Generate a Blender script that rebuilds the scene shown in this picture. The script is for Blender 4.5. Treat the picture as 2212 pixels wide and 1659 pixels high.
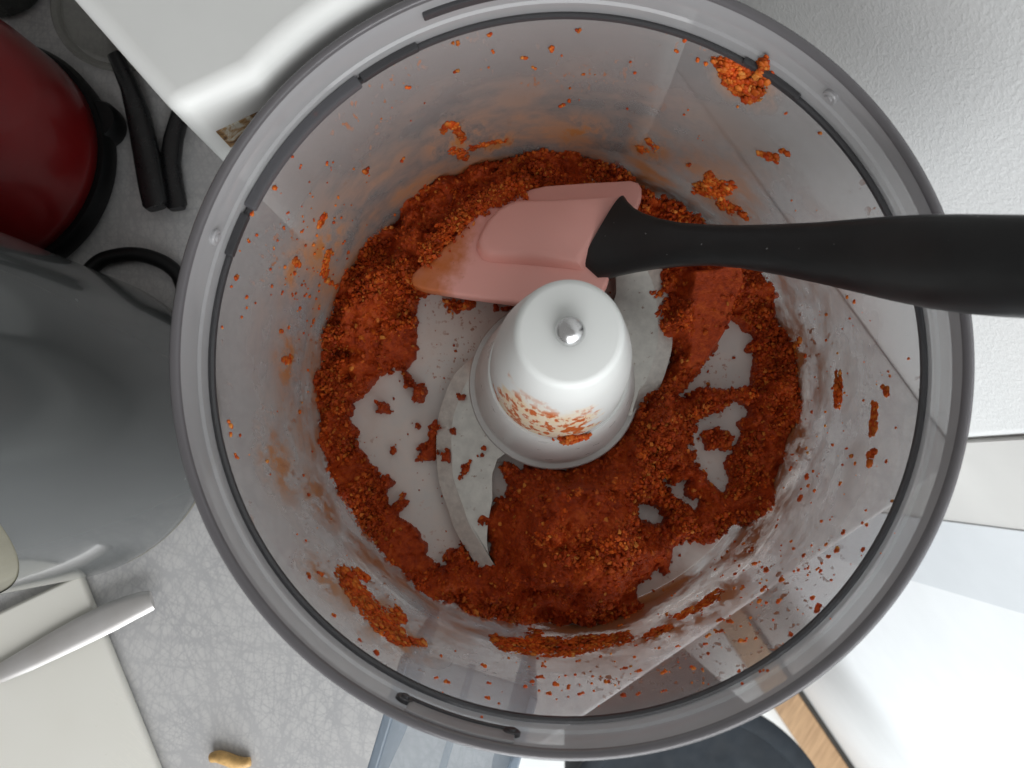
import bpy, bmesh, math, random
import numpy as np
from mathutils import Vector, Matrix, noise as mnoise

random.seed(7)
rng = np.random.default_rng(7)
for o in list(bpy.data.objects):
    bpy.data.objects.remove(o)
scene = bpy.context.scene
COL = scene.collection
S = 0.001                                   # all dimensions below are millimetres

# ------------------------------------------------------------------ camera
FPX, PCX, PCY = 1680.0, 1106.0, 829.5        # focal length / centre in a 2212 px wide picture
CAM = np.array([-8.37, -27.97, 265.6])
ROT = np.array([[0.99974893, 0.00120068, 0.02237494],
                [0.00120068, 0.99425808, -0.10700201],
                [-0.02237494, 0.10700201, 0.99400701]])
cam = bpy.data.cameras.new('camera')
cam.sensor_width = 36.0
cam.lens = 36.0 * FPX / 2212.0
cam.clip_start = 0.01
cam.clip_end = 50
cam.dof.use_dof = True
cam.dof.focus_distance = 0.228
cam.dof.aperture_fstop = 24
camo = bpy.data.objects.new('camera', cam)
COL.objects.link(camo)
camo.matrix_world = Matrix.Translation(Vector(CAM * S)) @ Matrix(ROT.tolist()).to_4x4()
scene.camera = camo

# ------------------------------------------------------------------ light
world = bpy.data.worlds.new('World')
scene.world = world
world.use_nodes = True
bg = world.node_tree.nodes['Background']
bg.inputs['Color'].default_value = (1.0, 0.985, 0.965, 1)
bg.inputs['Strength'].default_value = 0.27


def area(name, loc, target, sx, sy, power, color):
    l = bpy.data.lights.new(name, 'AREA')
    l.shape = 'RECTANGLE'
    l.size, l.size_y = sx, sy
    l.energy = power
    l.color = color
    o = bpy.data.objects.new(name, l)
    COL.objects.link(o)
    o.location = loc
    o.rotation_euler = (Vector(target) - Vector(loc)).to_track_quat('-Z', 'Y').to_euler()
    return o


area('window_light', (0.28, -1.05, 0.52), (0.05, 0.0, 0.0), 1.3, 1.0, 15.5, (0.98, 0.985, 1.0))
area('panel_fill_light', (0.0, -0.85, -0.15), (0.42, -0.32, -0.60), 0.5, 0.7, 5.5, (0.88, 0.96, 1.0))  # added unseen lamp that brightens the white panel and the floor
scene.view_settings.view_transform = 'Standard'
scene.view_settings.look = 'None'
scene.view_settings.gamma = 1
scene.view_settings.exposure = 0.14
scene.view_settings.use_curve_mapping = False
scene.cycles.max_bounces = 6
scene.cycles.diffuse_bounces = 3
scene.cycles.glossy_bounces = 3
scene.cycles.transparent_max_bounces = 12
scene.cycles.caustics_reflective = False
scene.cycles.caustics_refractive = False


# ------------------------------------------------------------------ geometry helpers
def U(px, py, z):
    """world x, y (mm) of the picture point on the level z"""
    d = ROT @ np.array([(px - PCX) / FPX, -(py - PCY) / FPX, -1.0])
    t = (z - CAM[2]) / d[2]
    q = CAM + t * d
    return (float(q[0]), float(q[1]))


def U3(px, py, z):
    x, y = U(px, py, z)
    return Vector((x, y, z))


def PX(P):
    """picture points of an (n,3) array of mm points"""
    q = (P - CAM) @ ROT
    return np.stack([PCX + FPX * q[:, 0] / -q[:, 2], PCY - FPX * q[:, 1] / -q[:, 2]], 1)


RF, R1, Z1 = 78.0, 85.0, 80.2                # bowl: floor radius, ledge radius and height


def rwall(z):
    return RF + (R1 - RF) * min(z, Z1) / Z1 if z < Z1 else R1 + 1.0 + (z - Z1) / 14 * 0.9


def UW(px, py):
    """point on the inner wall of the bowl"""
    lo, hi = 0.0, 93.0
    for _ in range(40):
        m = (lo + hi) / 2
        x, y = U(px, py, m)
        if math.hypot(x, y) > rwall(m):
            lo = m
        else:
            hi = m
    x, y = U(px, py, lo)
    return Vector((x, y, lo))


def smooth_by_angle(me, ang=40):
    me.polygons.foreach_set('use_smooth', [True] * len(me.polygons))
    bm = bmesh.new()
    bm.from_mesh(me)
    a = math.radians(ang)
    for e in bm.edges:
        if len(e.link_faces) == 2 and e.calc_face_angle(0) > a:
            e.smooth = False
    bm.to_mesh(me)
    bm.free()


def mesh(name, verts, faces, mat, parent=None, smooth=40, bevel=0, segs=3, loc=None):
    """one mesh object from mm vertices; loc (mm) is its origin when it is top-level"""
    o0 = Vector(loc) if loc is not None else (parent.get('o0', None) if parent else None)
    o0 = Vector(o0) if o0 is not None else Vector((0, 0, 0))
    me = bpy.data.meshes.new(name)
    me.from_pydata([tuple((Vector(v) - o0) * S) for v in verts], [], [tuple(f) for f in faces])
    bm = bmesh.new()
    bm.from_mesh(me)
    bmesh.ops.recalc_face_normals(bm, faces=bm.faces)
    if bevel:
        es = [e for e in bm.edges if len(e.link_faces) == 2 and e.calc_face_angle(0) > 0.5]
        bmesh.ops.bevel(bm, geom=es, offset=bevel * S, segments=segs, profile=0.5, affect='EDGES', clamp_overlap=True)
    bm.to_mesh(me)
    bm.free()
    if smooth:
        smooth_by_angle(me, smooth)
    me.materials.append(mat)
    o = bpy.data.objects.new(name, me)
    COL.objects.link(o)
    if bevel:
        wn = o.modifiers.new('weighted_normals', 'WEIGHTED_NORMAL')
        wn.weight = 100
        wn.keep_sharp = True
    o['o0'] = list(o0)                       # where this mesh's own origin lies, for its sub-parts
    if parent:
        o.parent = parent
    else:
        o.location = o0 * S
    return o


def thing(name, label, cat, loc=(0, 0, 0), group=None):
    o = bpy.data.objects.new(name, None)
    COL.objects.link(o)
    o.empty_display_size = 0.02
    o.location = Vector(loc) * S
    o['o0'] = list(loc)
    o['label'] = label
    o['category'] = cat
    if group:
        o['group'] = group
    return o


def tag(o, label, cat, group=None):
    o['label'] = label
    o['category'] = cat
    if group:
        o['group'] = group
    return o


def struct(o):
    o['kind'] = 'structure'
    return o


def lathe(prof, n=96, c=(0, 0), closed=False, a0=0.0, a1=2 * math.pi):
    """surface of revolution; prof is a list of (r, z)"""
    full = abs(a1 - a0 - 2 * math.pi) < 1e-6
    m = n if full else n + 1
    V, F = [], []
    for i in range(m):
        a = a0 + (a1 - a0) * i / n
        for r, z in prof:
            V.append((c[0] + r * math.cos(a), c[1] + r * math.sin(a), z))
    k = len(prof)
    for i in range(n):
        j = (i + 1) % m
        for q in range(k if closed else k - 1):
            q2 = (q + 1) % k
            F.append((i * k + q, j * k + q, j * k + q2, i * k + q2))
    if not full and closed:
        F.append(tuple(range(k)))
        F.append(tuple(range((m - 1) * k, m * k))[::-1])
    return V, F


def prism(poly, z0, z1):
    n = len(poly)
    V = [(x, y, z0) for x, y in poly] + [(x, y, z1) for x, y in poly]
    F = [tuple(range(n))[::-1], tuple(range(n, 2 * n))]
    for i in range(n):
        j = (i + 1) % n
        F.append((i, j, n + j, n + i))
    return V, F


def loft(secs, cap=True):
    n = len(secs[0])
    V = [tuple(p) for s in secs for p in s]
    F = []
    for i in range(len(secs) - 1):
        for q in range(n):
            r = (q + 1) % n
            F.append((i * n + q, i * n + r, (i + 1) * n + r, (i + 1) * n + q))
    if cap:
        F.append(tuple(range(n))[::-1])
        F.append(tuple(range((len(secs) - 1) * n, len(secs) * n)))
    return V, F


def tube(pts, r, n=14):
    pts = [Vector(p) for p in pts]
    secs = []
    for i, p in enumerate(pts):
        d = (pts[min(i + 1, len(pts) - 1)] - pts[max(i - 1, 0)]).normalized()
        u = d.cross(Vector((0, 0, 1)))
        u = u.normalized() if u.length > 1e-6 else Vector((1, 0, 0))
        v = u.cross(d)
        rr = r[i] if isinstance(r, (list, tuple)) else r
        secs.append([p + (u * math.cos(a) + v * math.sin(a)) * rr for a in [2 * math.pi * q / n for q in range(n)]])
    return loft(secs)


def spline(pts, per=8, closed=False):
    pts = [np.array(p, float) for p in pts]
    n = len(pts)
    out = []
    rngi = range(n) if closed else range(n - 1)
    for i in rngi:
        g = lambda k: pts[k % n] if closed else pts[max(0, min(n - 1, k))]
        a, b, c, d = g(i - 1), g(i), g(i + 1), g(i + 2)
        for q in range(per):
            t = q / per
            out.append(0.5 * (2 * b + (c - a) * t + (2 * a - 5 * b + 4 * c - d) * t * t + (3 * b - a - 3 * c + d) * t ** 3))
    if not closed:
        out.append(pts[-1])
    return out


# ------------------------------------------------------------------ material helpers
class NT:
    def __init__(self, name):
        self.m = bpy.data.materials.new(name)
        self.m.use_nodes = True
        self.t = self.m.node_tree
        self.t.nodes.clear()
        self.out = self.t.nodes.new('ShaderNodeOutputMaterial')

    def n(self, typ, **kw):
        nd = self.t.nodes.new(typ)
        for k, v in kw.items():
            if hasattr(nd, k) and k not in nd.inputs:
                setattr(nd, k, v)
        for k, v in kw.items():
            if k in nd.inputs:
                self.set(nd.inputs[k], v)
        return nd

    def set(self, inp, v):
        if isinstance(v, bpy.types.NodeSocket):
            self.t.links.new(v, inp)
        else:
            inp.default_value = v

    def coord(self, scale=(1, 1, 1), rot=(0, 0, 0), loc=(0, 0, 0)):
        g = self.n('ShaderNodeNewGeometry')
        mp = self.n('ShaderNodeMapping')
        self.t.links.new(g.outputs['Position'], mp.inputs['Vector'])
        mp.inputs['Rotation'].default_value = rot
        m2 = self.n('ShaderNodeMapping')
        self.t.links.new(mp.outputs[0], m2.inputs['Vector'])
        m2.inputs['Scale'].default_value = scale
        m2.inputs['Location'].default_value = loc
        return m2.outputs[0]

    def noise(self, scale, detail=4, rough=0.55, vec=None, dist=0):
        nd = self.n('ShaderNodeTexNoise')
        nd.inputs['Scale'].default_value = scale
        nd.inputs['Detail'].default_value = detail
        nd.inputs['Roughness'].default_value = rough
        nd.inputs['Distortion'].default_value = dist
        self.t.links.new(vec if vec is not None else self.coord(), nd.inputs['Vector'])
        return nd.outputs['Fac']

    def ramp(self, fac, stops):
        r = self.n('ShaderNodeValToRGB')
        e = r.color_ramp.elements
        while len(e) < len(stops):
            e.new(0.5)
        for k, (p, c) in enumerate(stops):
            e[k].position = p
            e[k].color = (c, c, c, 1) if isinstance(c, (int, float)) else (*c, 1)
        self.set(r.inputs['Fac'], fac)
        return r.outputs['Color']

    def math(self, op, a, b=None):
        m = self.n('ShaderNodeMath', operation=op)
        self.set(m.inputs[0], a)
        if b is not None:
            self.set(m.inputs[1], b)
        return m.outputs[0]

    def mix(self, fac, a, b, blend='MIX'):
        m = self.n('ShaderNodeMix', data_type='RGBA', blend_type=blend)
        self.set(m.inputs['Factor'], fac)
        for k, v in ((6, a), (7, b)):
            self.set(m.inputs[k], (*v, 1) if isinstance(v, tuple) and len(v) == 3 else v)
        return m.outputs[2]

    def bump(self, h, strength=0.3, dist=0.001, normal=None):
        b = self.n('ShaderNodeBump')
        b.inputs['Strength'].default_value = strength
        b.inputs['Distance'].default_value = dist
        self.set(b.inputs['Height'], h)
        if normal is not None:
            self.set(b.inputs['Normal'], normal)
        return b.outputs[0]

    def principled(self, **kw):
        p = self.n('ShaderNodeBsdfPrincipled')
        for k, v in kw.items():
            k = k.replace('_', ' ')
            if isinstance(v, tuple) and len(v) == 3 and k in ('Base Color',):
                v = (*v, 1)
            self.set(p.inputs[k], v)
        return p.outputs[0]

    def done(self, sh):
        self.t.links.new(sh, self.out.inputs['Surface'])
        return self.m


def plain(name, col, rough=0.45, var=0.08, nscale=60, bump=0.0, bscale=900, metal=0.0, coat=0.0, spec=0.5):
    t = NT(name)
    f = t.noise(nscale, 4)
    lo = tuple(c * (1 - var) for c in col)
    hi = tuple(min(1, c * (1 + var)) for c in col)
    c = t.ramp(f, [(0.3, lo), (0.7, hi)])
    r = t.ramp(t.noise(nscale * 3, 3), [(0.3, max(0, rough - 0.06)), (0.7, rough + 0.06)])
    kw = dict(Base_Color=c, Roughness=r, Metallic=metal, Coat_Weight=coat, Specular_IOR_Level=spec)
    if bump:
        kw['Normal'] = t.bump(t.noise(bscale, 3), bump, 0.0004)
    return t.done(t.principled(**kw))


M = {}
M['white_plastic'] = plain('white_plastic', (0.70, 0.71, 0.69), 0.45, 0.03, 30)
M['hub_white'] = plain('hub_white', (0.72, 0.74, 0.72), 0.32, 0.02, 60)
M['black_plastic'] = plain('black_plastic', (0.007, 0.0075, 0.008), 0.45, 0.2, 200, 0.1, 2500, spec=0.3)
def m_handle():
    t = NT('soft_black_grip')
    d = t.ramp(t.noise(520, 2), [(0.745, 0.0), (0.775, 0.55)])
    sm = t.ramp(t.noise(24, 5, 0.65), [(0.42, 0.0), (0.75, 0.10)])
    c = t.mix(d, (0.008, 0.0085, 0.009), (0.35, 0.35, 0.35))
    c = t.mix(sm, c, (0.10, 0.10, 0.10))
    r = t.ramp(t.noise(60, 4), [(0.3, 0.32), (0.7, 0.48)])
    return t.done(t.principled(Base_Color=c, Roughness=r, Specular_IOR_Level=0.4, Normal=t.bump(t.noise(2600, 2), 0.06, 0.0003)))


M['grip'] = m_handle()
M['black_gloss'] = plain('black_gloss', (0.010, 0.010, 0.011), 0.3, 0.2, 100)
M['steel'] = plain('steel', (0.75, 0.74, 0.72), 0.2, 0.05, 200, metal=1.0)
M['pin_steel'] = plain('pin_steel', (0.62, 0.62, 0.62), 0.24, 0.03, 200, metal=1.0)
M['navy'] = plain('navy', (0.006, 0.010, 0.015), 0.8, 0.25, 30)
M['wood'] = None


def m_wood():
    t = NT('pine_wood')
    v = t.coord((3, 40, 40), (0, 0, math.atan2(-.834, .552)))
    f = t.noise(8, 5, 0.6, v)
    return t.done(t.principled(Base_Color=t.ramp(f, [(0.3, (0.30, 0.17, 0.08)), (0.7, (0.50, 0.31, 0.16))]), Roughness=0.5))


M['wood'] = m_wood()


def m_red():
    t = NT('red_enamel')
    f = t.noise(25, 3)
    c = t.ramp(f, [(0.3, (0.17, 0.003, 0.004)), (0.7, (0.24, 0.005, 0.006))])
    sp = t.ramp(t.noise(420, 2), [(0.78, 0.0), (0.82, 0.4)])
    c = t.mix(sp, c, (0.4, 0.2, 0.2))
    return t.done(t.principled(Base_Color=c, Roughness=0.32, Coat_Weight=0.3))


M['red'] = m_red()


def m_smoke():
    t = NT('smoked_grey_plastic')
    f = t.noise(12, 3, vec=t.coord((1, 1, .4)))
    c = t.ramp(f, [(0.3, (0.068, 0.072, 0.072)), (0.7, (0.10, 0.108, 0.108))])
    dust = t.ramp(t.noise(300, 2), [(0.77, 0.0), (0.83, 0.5)])
    c = t.mix(dust, c, (0.35, 0.36, 0.36))
    return t.done(t.principled(Base_Color=c, Roughness=0.16, Coat_Weight=0.4, Coat_Roughness=0.05))


M['smoke'] = m_smoke()
M['olive'] = plain('olive_plastic', (0.16, 0.15, 0.11), 0.35, 0.2, 40)


def m_counter():
    t = NT('counter_laminate')
    total = None
    k = 0
    for ang in (8, 21, -14, 68, 80, 97, 110, 45, -40, 130, 2, 88, 31, 61):
        v = t.coord((3.5, 190, 1), (0, 0, math.radians(ang)), (k * 3.1, k * 1.7, 0))
        f = t.noise(1.0, 0.0, 0.5, v)
        band = t.math('ABSOLUTE', t.math('SUBTRACT', f, 0.5))
        ln = t.ramp(band, [(0.0, 1.0), (0.035, 0.0)])
        total = ln if total is None else t.math('ADD', total, ln)
        k += 1
    w = t.ramp(t.noise(40, 2), [(0.3, 0.6), (0.7, 1.0)])
    total = t.math('MULTIPLY', t.ramp(t.math('MULTIPLY', total, 0.42), [(0.0, 0.0), (1.0, 1.0)]), w)
    c = t.mix(total, (0.59, 0.585, 0.575), (0.45, 0.45, 0.455))
    dirt = t.ramp(t.noise(55, 4), [(0.62, 0.0), (0.8, 0.25)])
    c = t.mix(dirt, c, (0.40, 0.38, 0.34))
    return t.done(t.principled(Base_Color=c, Roughness=0.5, Normal=t.bump(total, 0.08, 0.0002)))


M['counter'] = m_counter()


def m_wall():
    t = NT('painted_rough_plaster')
    h = t.math('ADD', t.noise(560, 3, 0.5), t.math('MULTIPLY', t.ramp(t.noise(900, 2), [(0.45, 0.0), (0.65, 1.0)]), 0.35))
    c = t.ramp(t.noise(15, 3), [(0.3, (0.77, 0.775, 0.77)), (0.7, (0.82, 0.82, 0.81))])
    return t.done(t.principled(Base_Color=c, Roughness=0.6, Normal=t.bump(h, 0.22, 0.0007)))


M['wall'] = m_wall()


def m_paint(name, col, vz=30):
    t = NT(name)
    f = t.noise(1.0, 4, 0.5, t.coord((600, 600, 14)))
    c = t.ramp(t.noise(30, 3), [(0.3, tuple(x * .95 for x in col)), (0.7, col)])
    return t.done(t.principled(Base_Color=c, Roughness=0.35, Normal=t.bump(f, 0.15, 0.0004)))


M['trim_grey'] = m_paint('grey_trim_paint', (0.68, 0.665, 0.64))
M['trim_shaded'] = m_paint('shaded_white_paint', (0.72, 0.74, 0.76))  # same surface as the panel; its shade is put into this darker paint
M['panel_lit'] = m_paint('lit_white_paint', (0.88, 0.89, 0.90))  # whiter paint carries the window brightness past the shadow edge
M['floor'] = plain('pale_floor', (0.72, 0.72, 0.70), 0.5, 0.06, 6)
M['dark_gap'] = plain('dark_sealant', (0.03, 0.026, 0.02), 0.7, 0.2, 60)


def m_board():
    t = NT('cream_cutting_board')
    sc = t.noise(1.0, 2, 0.5, t.coord((60, 1200, 1), (0, 0, math.radians(35))))
    ln = t.ramp(t.math('ABSOLUTE', t.math('SUBTRACT', sc, 0.5)), [(0.0, 1.0), (0.03, 0.0)])
    ln = t.math('MULTIPLY', ln, t.ramp(t.noise(35, 2), [(0.5, 0.0), (0.62, 0.7)]))
    c = t.ramp(t.noise(14, 3), [(0.3, (0.77, 0.755, 0.68)), (0.7, (0.82, 0.81, 0.75))])
    c = t.mix(ln, c, (0.86, 0.84, 0.76))
    st = t.ramp(t.noise(160, 3), [(0.70, 0.0), (0.80, 0.3)])
    c = t.mix(st, c, (0.45, 0.38, 0.25))
    return t.done(t.principled(Base_Color=c, Roughness=0.42, Normal=t.bump(ln, 0.2, 0.0002)))


M['board'] = m_board()


def m_silver():
    t = NT('satin_steel')
    f = t.noise(60, 4)
    return t.done(t.principled(Base_Color=t.ramp(f, [(0.3, (0.66, 0.64, 0.62)), (0.7, (0.74, 0.73, 0.72))]), Metallic=1.0,
                               Roughness=0.48))


M['silver'] = m_silver()


def m_blade():
    t = NT('blade_steel')
    f = t.noise(1.0, 3, 0.6, t.coord((300, 300, 300)))
    c = t.ramp(f, [(0.3, (0.62, 0.61, 0.57)), (0.7, (0.76, 0.75, 0.70))])
    d = t.ramp(t.noise(500, 4, 0.6), [(0.64, 0.0), (0.72, 0.7)])
    c = t.mix(d, c, (0.22, 0.08, 0.03))
    return t.done(t.principled(Base_Color=c, Metallic=0.85, Roughness=0.36, Normal=t.bump(f, 0.1, 0.0003)))


M['blade'] = m_blade()
M['blade_edge'] = plain('ground_blade_edge', (0.74, 0.73, 0.68), 0.35, 0.12, 500, 0.3, 900, metal=0.5)


FILM = [(790, 1300, 16), (850, 1365, 14), (700, 1250, 9), (1150, 1395, 13), (1290, 1390, 14), (1420, 1370, 10), (1540, 1300, 14), (985, 300, 13), (1080, 310, 10),
        (1550, 410, 14), (1400, 320, 10), (700, 540, 14), (640, 580, 10), (620, 780, 12), (600, 1000, 13), (690, 1080, 12), (1725, 770, 9), (1720, 960, 10),
        (1610, 180, 9), (1250, 290, 14), (1480, 1340, 12), (1620, 1170, 12)]


def clear_plastic(name, haze, tint, hazecol, smear=0.0, gloss_rough=0.06, scratch=0.0, gloss=0.2):
    """clear polycarbonate: passes light straight through, with a share of surface haze and a gloss coat"""
    t = NT(name)
    tr = t.n('ShaderNodeBsdfTransparent')
    tr.inputs[0].default_value = (*tint, 1)
    hz = haze
    col = (*hazecol, 1)
    if scratch:
        sc = t.noise(1.0, 3, 0.6, t.coord((160, 160, 60)))
        hz = t.ramp(sc, [(0.35, haze * 0.9), (0.7, min(1, haze * 1.15))])
    bump = None
    if smear:
        g = t.n('ShaderNodeNewGeometry')
        sp = t.n('ShaderNodeSeparateXYZ')
        t.t.links.new(g.outputs['Position'], sp.inputs[0])
        low = t.n('ShaderNodeMapRange')
        low.inputs['From Min'].default_value = 0.070
        low.inputs['From Max'].default_value = 0.006
        t.t.links.new(sp.outputs['Z'], low.inputs['Value'])
        st = t.ramp(t.noise(38, 5, 0.6, t.coord((1, 1, 1.6))), [(0.40, 0.0), (0.62, 1.0)])
        st = t.math('MULTIPLY', t.math('MULTIPLY', st, low.outputs[0]), smear)
        spk = t.ramp(t.noise(1.0, 3, 0.6, t.coord((520, 520, 260))), [(0.585, 0.0), (0.64, 1.0)])
        spk = t.math('MULTIPLY', spk, t.ramp(t.noise(30, 3), [(0.50, 0.0), (0.62, 0.8)]))
        film = None
        fn = t.noise(1.0, 5, 0.65, t.coord((170, 170, 110)))
        for (fx_c, fy_c, rad) in FILM:
            c_ = UW(fx_c, fy_c)
            vd = t.n('ShaderNodeVectorMath', operation='DISTANCE')
            t.t.links.new(g.outputs['Position'], vd.inputs[0])
            vd.inputs[1].default_value = c_ * S
            mr = t.n('ShaderNodeMapRange')
            mr.inputs['From Min'].default_value = rad * S * 1.35
            mr.inputs['From Max'].default_value = rad * S * 0.2
            t.t.links.new(vd.outputs['Value'], mr.inputs['Value'])
            film = mr.outputs[0] if film is None else t.math('MAXIMUM', film, mr.outputs[0])
        if rad and smear > 0.5:
            film = t.math('MULTIPLY', film, t.ramp(fn, [(0.36, 0.0), (0.58, 0.95)]))
            st = t.math('MAXIMUM', st, film)
        stain = t.math('MAXIMUM', st, t.math('MULTIPLY', spk, 0.8))
        col = t.mix(st, col, (0.58, 0.23, 0.06))
        col = t.mix(spk, col, (0.40, 0.13, 0.035))
        hz = t.math('MINIMUM', t.math('ADD', hz, stain), 1.0)
    df = t.principled(Base_Color=col, Roughness=0.45, Specular_IOR_Level=0.3)
    m1 = t.n('ShaderNodeMixShader')
    t.set(m1.inputs[0], hz)
    t.t.links.new(tr.outputs[0], m1.inputs[1])
    t.t.links.new(df, m1.inputs[2])
    gl = t.n('ShaderNodeBsdfGlossy')
    gl.inputs['Roughness'].default_value = gloss_rough
    lw = t.n('ShaderNodeLayerWeight')
    lw.inputs['Blend'].default_value = 0.5
    fr = t.ramp(lw.outputs['Facing'], [(0.0, 0.04), (0.55, 0.07), (0.85, gloss), (1.0, gloss * 1.8)])
    m2 = t.n('ShaderNodeMixShader')
    t.set(m2.inputs[0], fr)
    t.t.links.new(m1.outputs[0], m2.inputs[1])
    t.t.links.new(gl.outputs[0], m2.inputs[2])
    return t.done(m2.outputs[0])


M['bowl_wall'] = clear_plastic('bowl_plastic', 0.35, (0.89, 0.88, 0.88), (0.44, 0.405, 0.39), smear=0.9, gloss_rough=0.15, gloss=0.24)
M['bowl_floor'] = clear_plastic('bowl_floor_plastic', 0.85, (0.97, 0.97, 0.96), (0.88, 0.86, 0.82), gloss_rough=0.3, smear=0.22)
M['rim_plastic'] = clear_plastic('rim_plastic', 0.50, (0.90, 0.90, 0.90), (0.56, 0.56, 0.57))
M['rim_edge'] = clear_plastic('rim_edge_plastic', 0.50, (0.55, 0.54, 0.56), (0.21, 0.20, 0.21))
M['rim_dark'] = clear_plastic('dark_rim_plastic', 0.65, (0.34, 0.34, 0.36), (0.075, 0.075, 0.08))  # on the ledge ring this dark tint stands in for refraction
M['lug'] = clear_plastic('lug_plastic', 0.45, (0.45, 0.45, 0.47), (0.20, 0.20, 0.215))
M['handle_clear'] = clear_plastic('handle_plastic', 0.22, (0.93, 0.96, 0.98), (0.60, 0.64, 0.68))
M['handle_side'] = clear_plastic('handle_side_plastic', 0.40, (0.62, 0.70, 0.78), (0.34, 0.39, 0.44))
M['plate_glass'] = clear_plastic('plate_glass', 0.35, (0.9, 0.9, 0.88), (0.40, 0.40, 0.37))


def m_paste(name, smoothness=0.0):
    t = NT(name)
    a = t.noise(110, 4, 0.6)
    b = t.noise(620, 3, 0.6)
    c = t.ramp(t.math('ADD', t.math('MULTIPLY', a, 0.5), t.math('MULTIPLY', b, 0.5)),
               [(0.36, (0.31, 0.034, 0.005)), (0.5, (0.49, 0.062, 0.008)), (0.64, (0.62, 0.110, 0.014))])
    h = t.noise(950, 4, 0.65)
    return t.done(t.principled(Base_Color=c, Roughness=0.5, Specular_IOR_Level=0.28,
                               Normal=t.bump(h, 0.8, 0.0008)))


def m_grain(name='paste_grain', stops=None):
    t = NT(name)
    g = t.n('ShaderNodeNewGeometry')
    c = t.ramp(g.outputs['Random Per Island'], stops or
               [(0.0, (0.40, 0.042, 0.005)), (0.45, (0.57, 0.078, 0.009)), (0.88, (0.70, 0.145, 0.018)), (1.0, (0.80, 0.30, 0.055))])
    a = t.ramp(t.noise(130, 3, 0.6), [(0.35, 0.62), (0.65, 1.15)])
    c = t.mix(1.0, c, a, 'MULTIPLY')
    return t.done(t.principled(Base_Color=c, Roughness=0.5, Specular_IOR_Level=0.25,
                               Normal=t.bump(t.noise(1300, 3, 0.6), 0.4, 0.0004)))


M['paste'] = m_paste('chilli_paste')
M['grain'] = m_grain()
M['wall_grain'] = m_grain('splashed_paste', [(0.0, (0.56, 0.060, 0.007)), (0.6, (0.70, 0.125, 0.013)), (0.93, (0.78, 0.22, 0.03)), (1.0, (0.84, 0.36, 0.08))])


def m_hub_stained():
    """white hub with a smear of paste low on the side that faces the handle"""
    t = NT('hub_white_stained')
    g = t.n('ShaderNodeNewGeometry')
    sp = t.n('ShaderNodeSeparateXYZ')
    t.t.links.new(g.outputs['Position'], sp.inputs[0])
    n1 = t.math('MULTIPLY', t.math('SUBTRACT', t.noise(140, 3), 0.5), 0.02)
    zz = t.n('ShaderNodeMapRange')
    zz.inputs['From Min'].default_value = 0.088
    zz.inputs['From Max'].default_value = 0.080
    t.set(zz.inputs['Value'], t.math('ADD', sp.outputs['Z'], n1))
    yy = t.n('ShaderNodeMapRange')
    yy.inputs['From Min'].default_value = -0.008
    yy.inputs['From Max'].default_value = -0.010
    t.set(yy.inputs['Value'], t.math('ADD', sp.outputs['Y'], n1))
    xx = t.n('ShaderNodeMapRange')
    xx.inputs['From Min'].default_value = 0.0085
    xx.inputs['From Max'].default_value = 0.0065
    t.set(xx.inputs['Value'], t.math('ADD', sp.outputs['X'], n1))
    m = t.math('MULTIPLY', t.math('MULTIPLY', zz.outputs[0], yy.outputs[0]), xx.outputs[0])
    oil = t.math('MULTIPLY', m, t.ramp(t.noise(1.0, 3, 0.6, t.coord((500, 500, 130))), [(0.3, 0.45), (0.7, 0.95)]))
    base = t.mix(oil, (0.72, 0.74, 0.72), (0.78, 0.60, 0.36))
    sp1 = t.math('MULTIPLY', m, t.ramp(t.noise(1.0, 3, 0.6, t.coord((420, 420, 170))), [(0.50, 0.0), (0.55, 1.0)]))
    c = t.mix(sp1, base, (0.55, 0.12, 0.02))
    return t.done(t.principled(Base_Color=c, Roughness=0.48))


M['hub_stained'] = m_hub_stained()


def m_pink():
    t = NT('pink_silicone')
    g = t.n('ShaderNodeNewGeometry')
    sp = t.n('ShaderNodeSeparateXYZ')
    t.t.links.new(g.outputs['Position'], sp.inputs[0])
    nn = t.math('MULTIPLY', t.math('SUBTRACT', t.noise(120, 4, 0.6), 0.5), 0.022)
    mr = t.n('ShaderNodeMapRange')
    mr.inputs['From Min'].default_value = -0.0345
    mr.inputs['From Max'].default_value = -0.0430
    d = t.math('ADD', sp.outputs['X'], t.math('MULTIPLY', sp.outputs['Y'], -0.22))
    t.set(mr.inputs['Value'], t.math('ADD', d, nn))
    st = t.math('MULTIPLY', mr.outputs[0], t.ramp(t.noise(200, 3), [(0.25, 0.75), (0.7, 1.0)]))
    c = t.mix(st, (0.95, 0.47, 0.41), (0.62, 0.17, 0.035))
    sp1 = t.ramp(t.noise(420, 3, 0.6), [(0.66, 0.0), (0.72, 0.6)])
    c = t.mix(t.math('MULTIPLY', sp1, st), c, (0.22, 0.03, 0.01))
    return t.done(t.principled(Base_Color=c, Roughness=0.5, Subsurface_Weight=0.12, Subsurface_Scale=0.002,
                               Subsurface_Radius=(1.0, 0.5, 0.4)))


M['pink'] = m_pink()


def m_rust():
    t = NT('rust_streaked_slot')
    f = t.noise(240, 5, 0.65, t.coord((1, 1, 1)), 1.0)
    c = t.ramp(f, [(0.40, (0.50, 0.48, 0.40)), (0.50, (0.30, 0.17, 0.06)), (0.60, (0.08, 0.03, 0.008))])
    return t.done(t.principled(Base_Color=c, Roughness=0.6))


M['rust'] = m_rust()
M['noodle'] = plain('fried_crust', (0.62, 0.38, 0.14), 0.5, 0.3, 300, 0.3, 700)

# ================================================================== THE SETTING
TD = Vector((0.552, -0.834, 0))              # along the wall
ND = Vector((0.834, 0.552, 0))               # into the wall
NW = 121.6                                   # wall distance from the bowl axis
TC = -CAM[0] * 0 + 0.0


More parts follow.
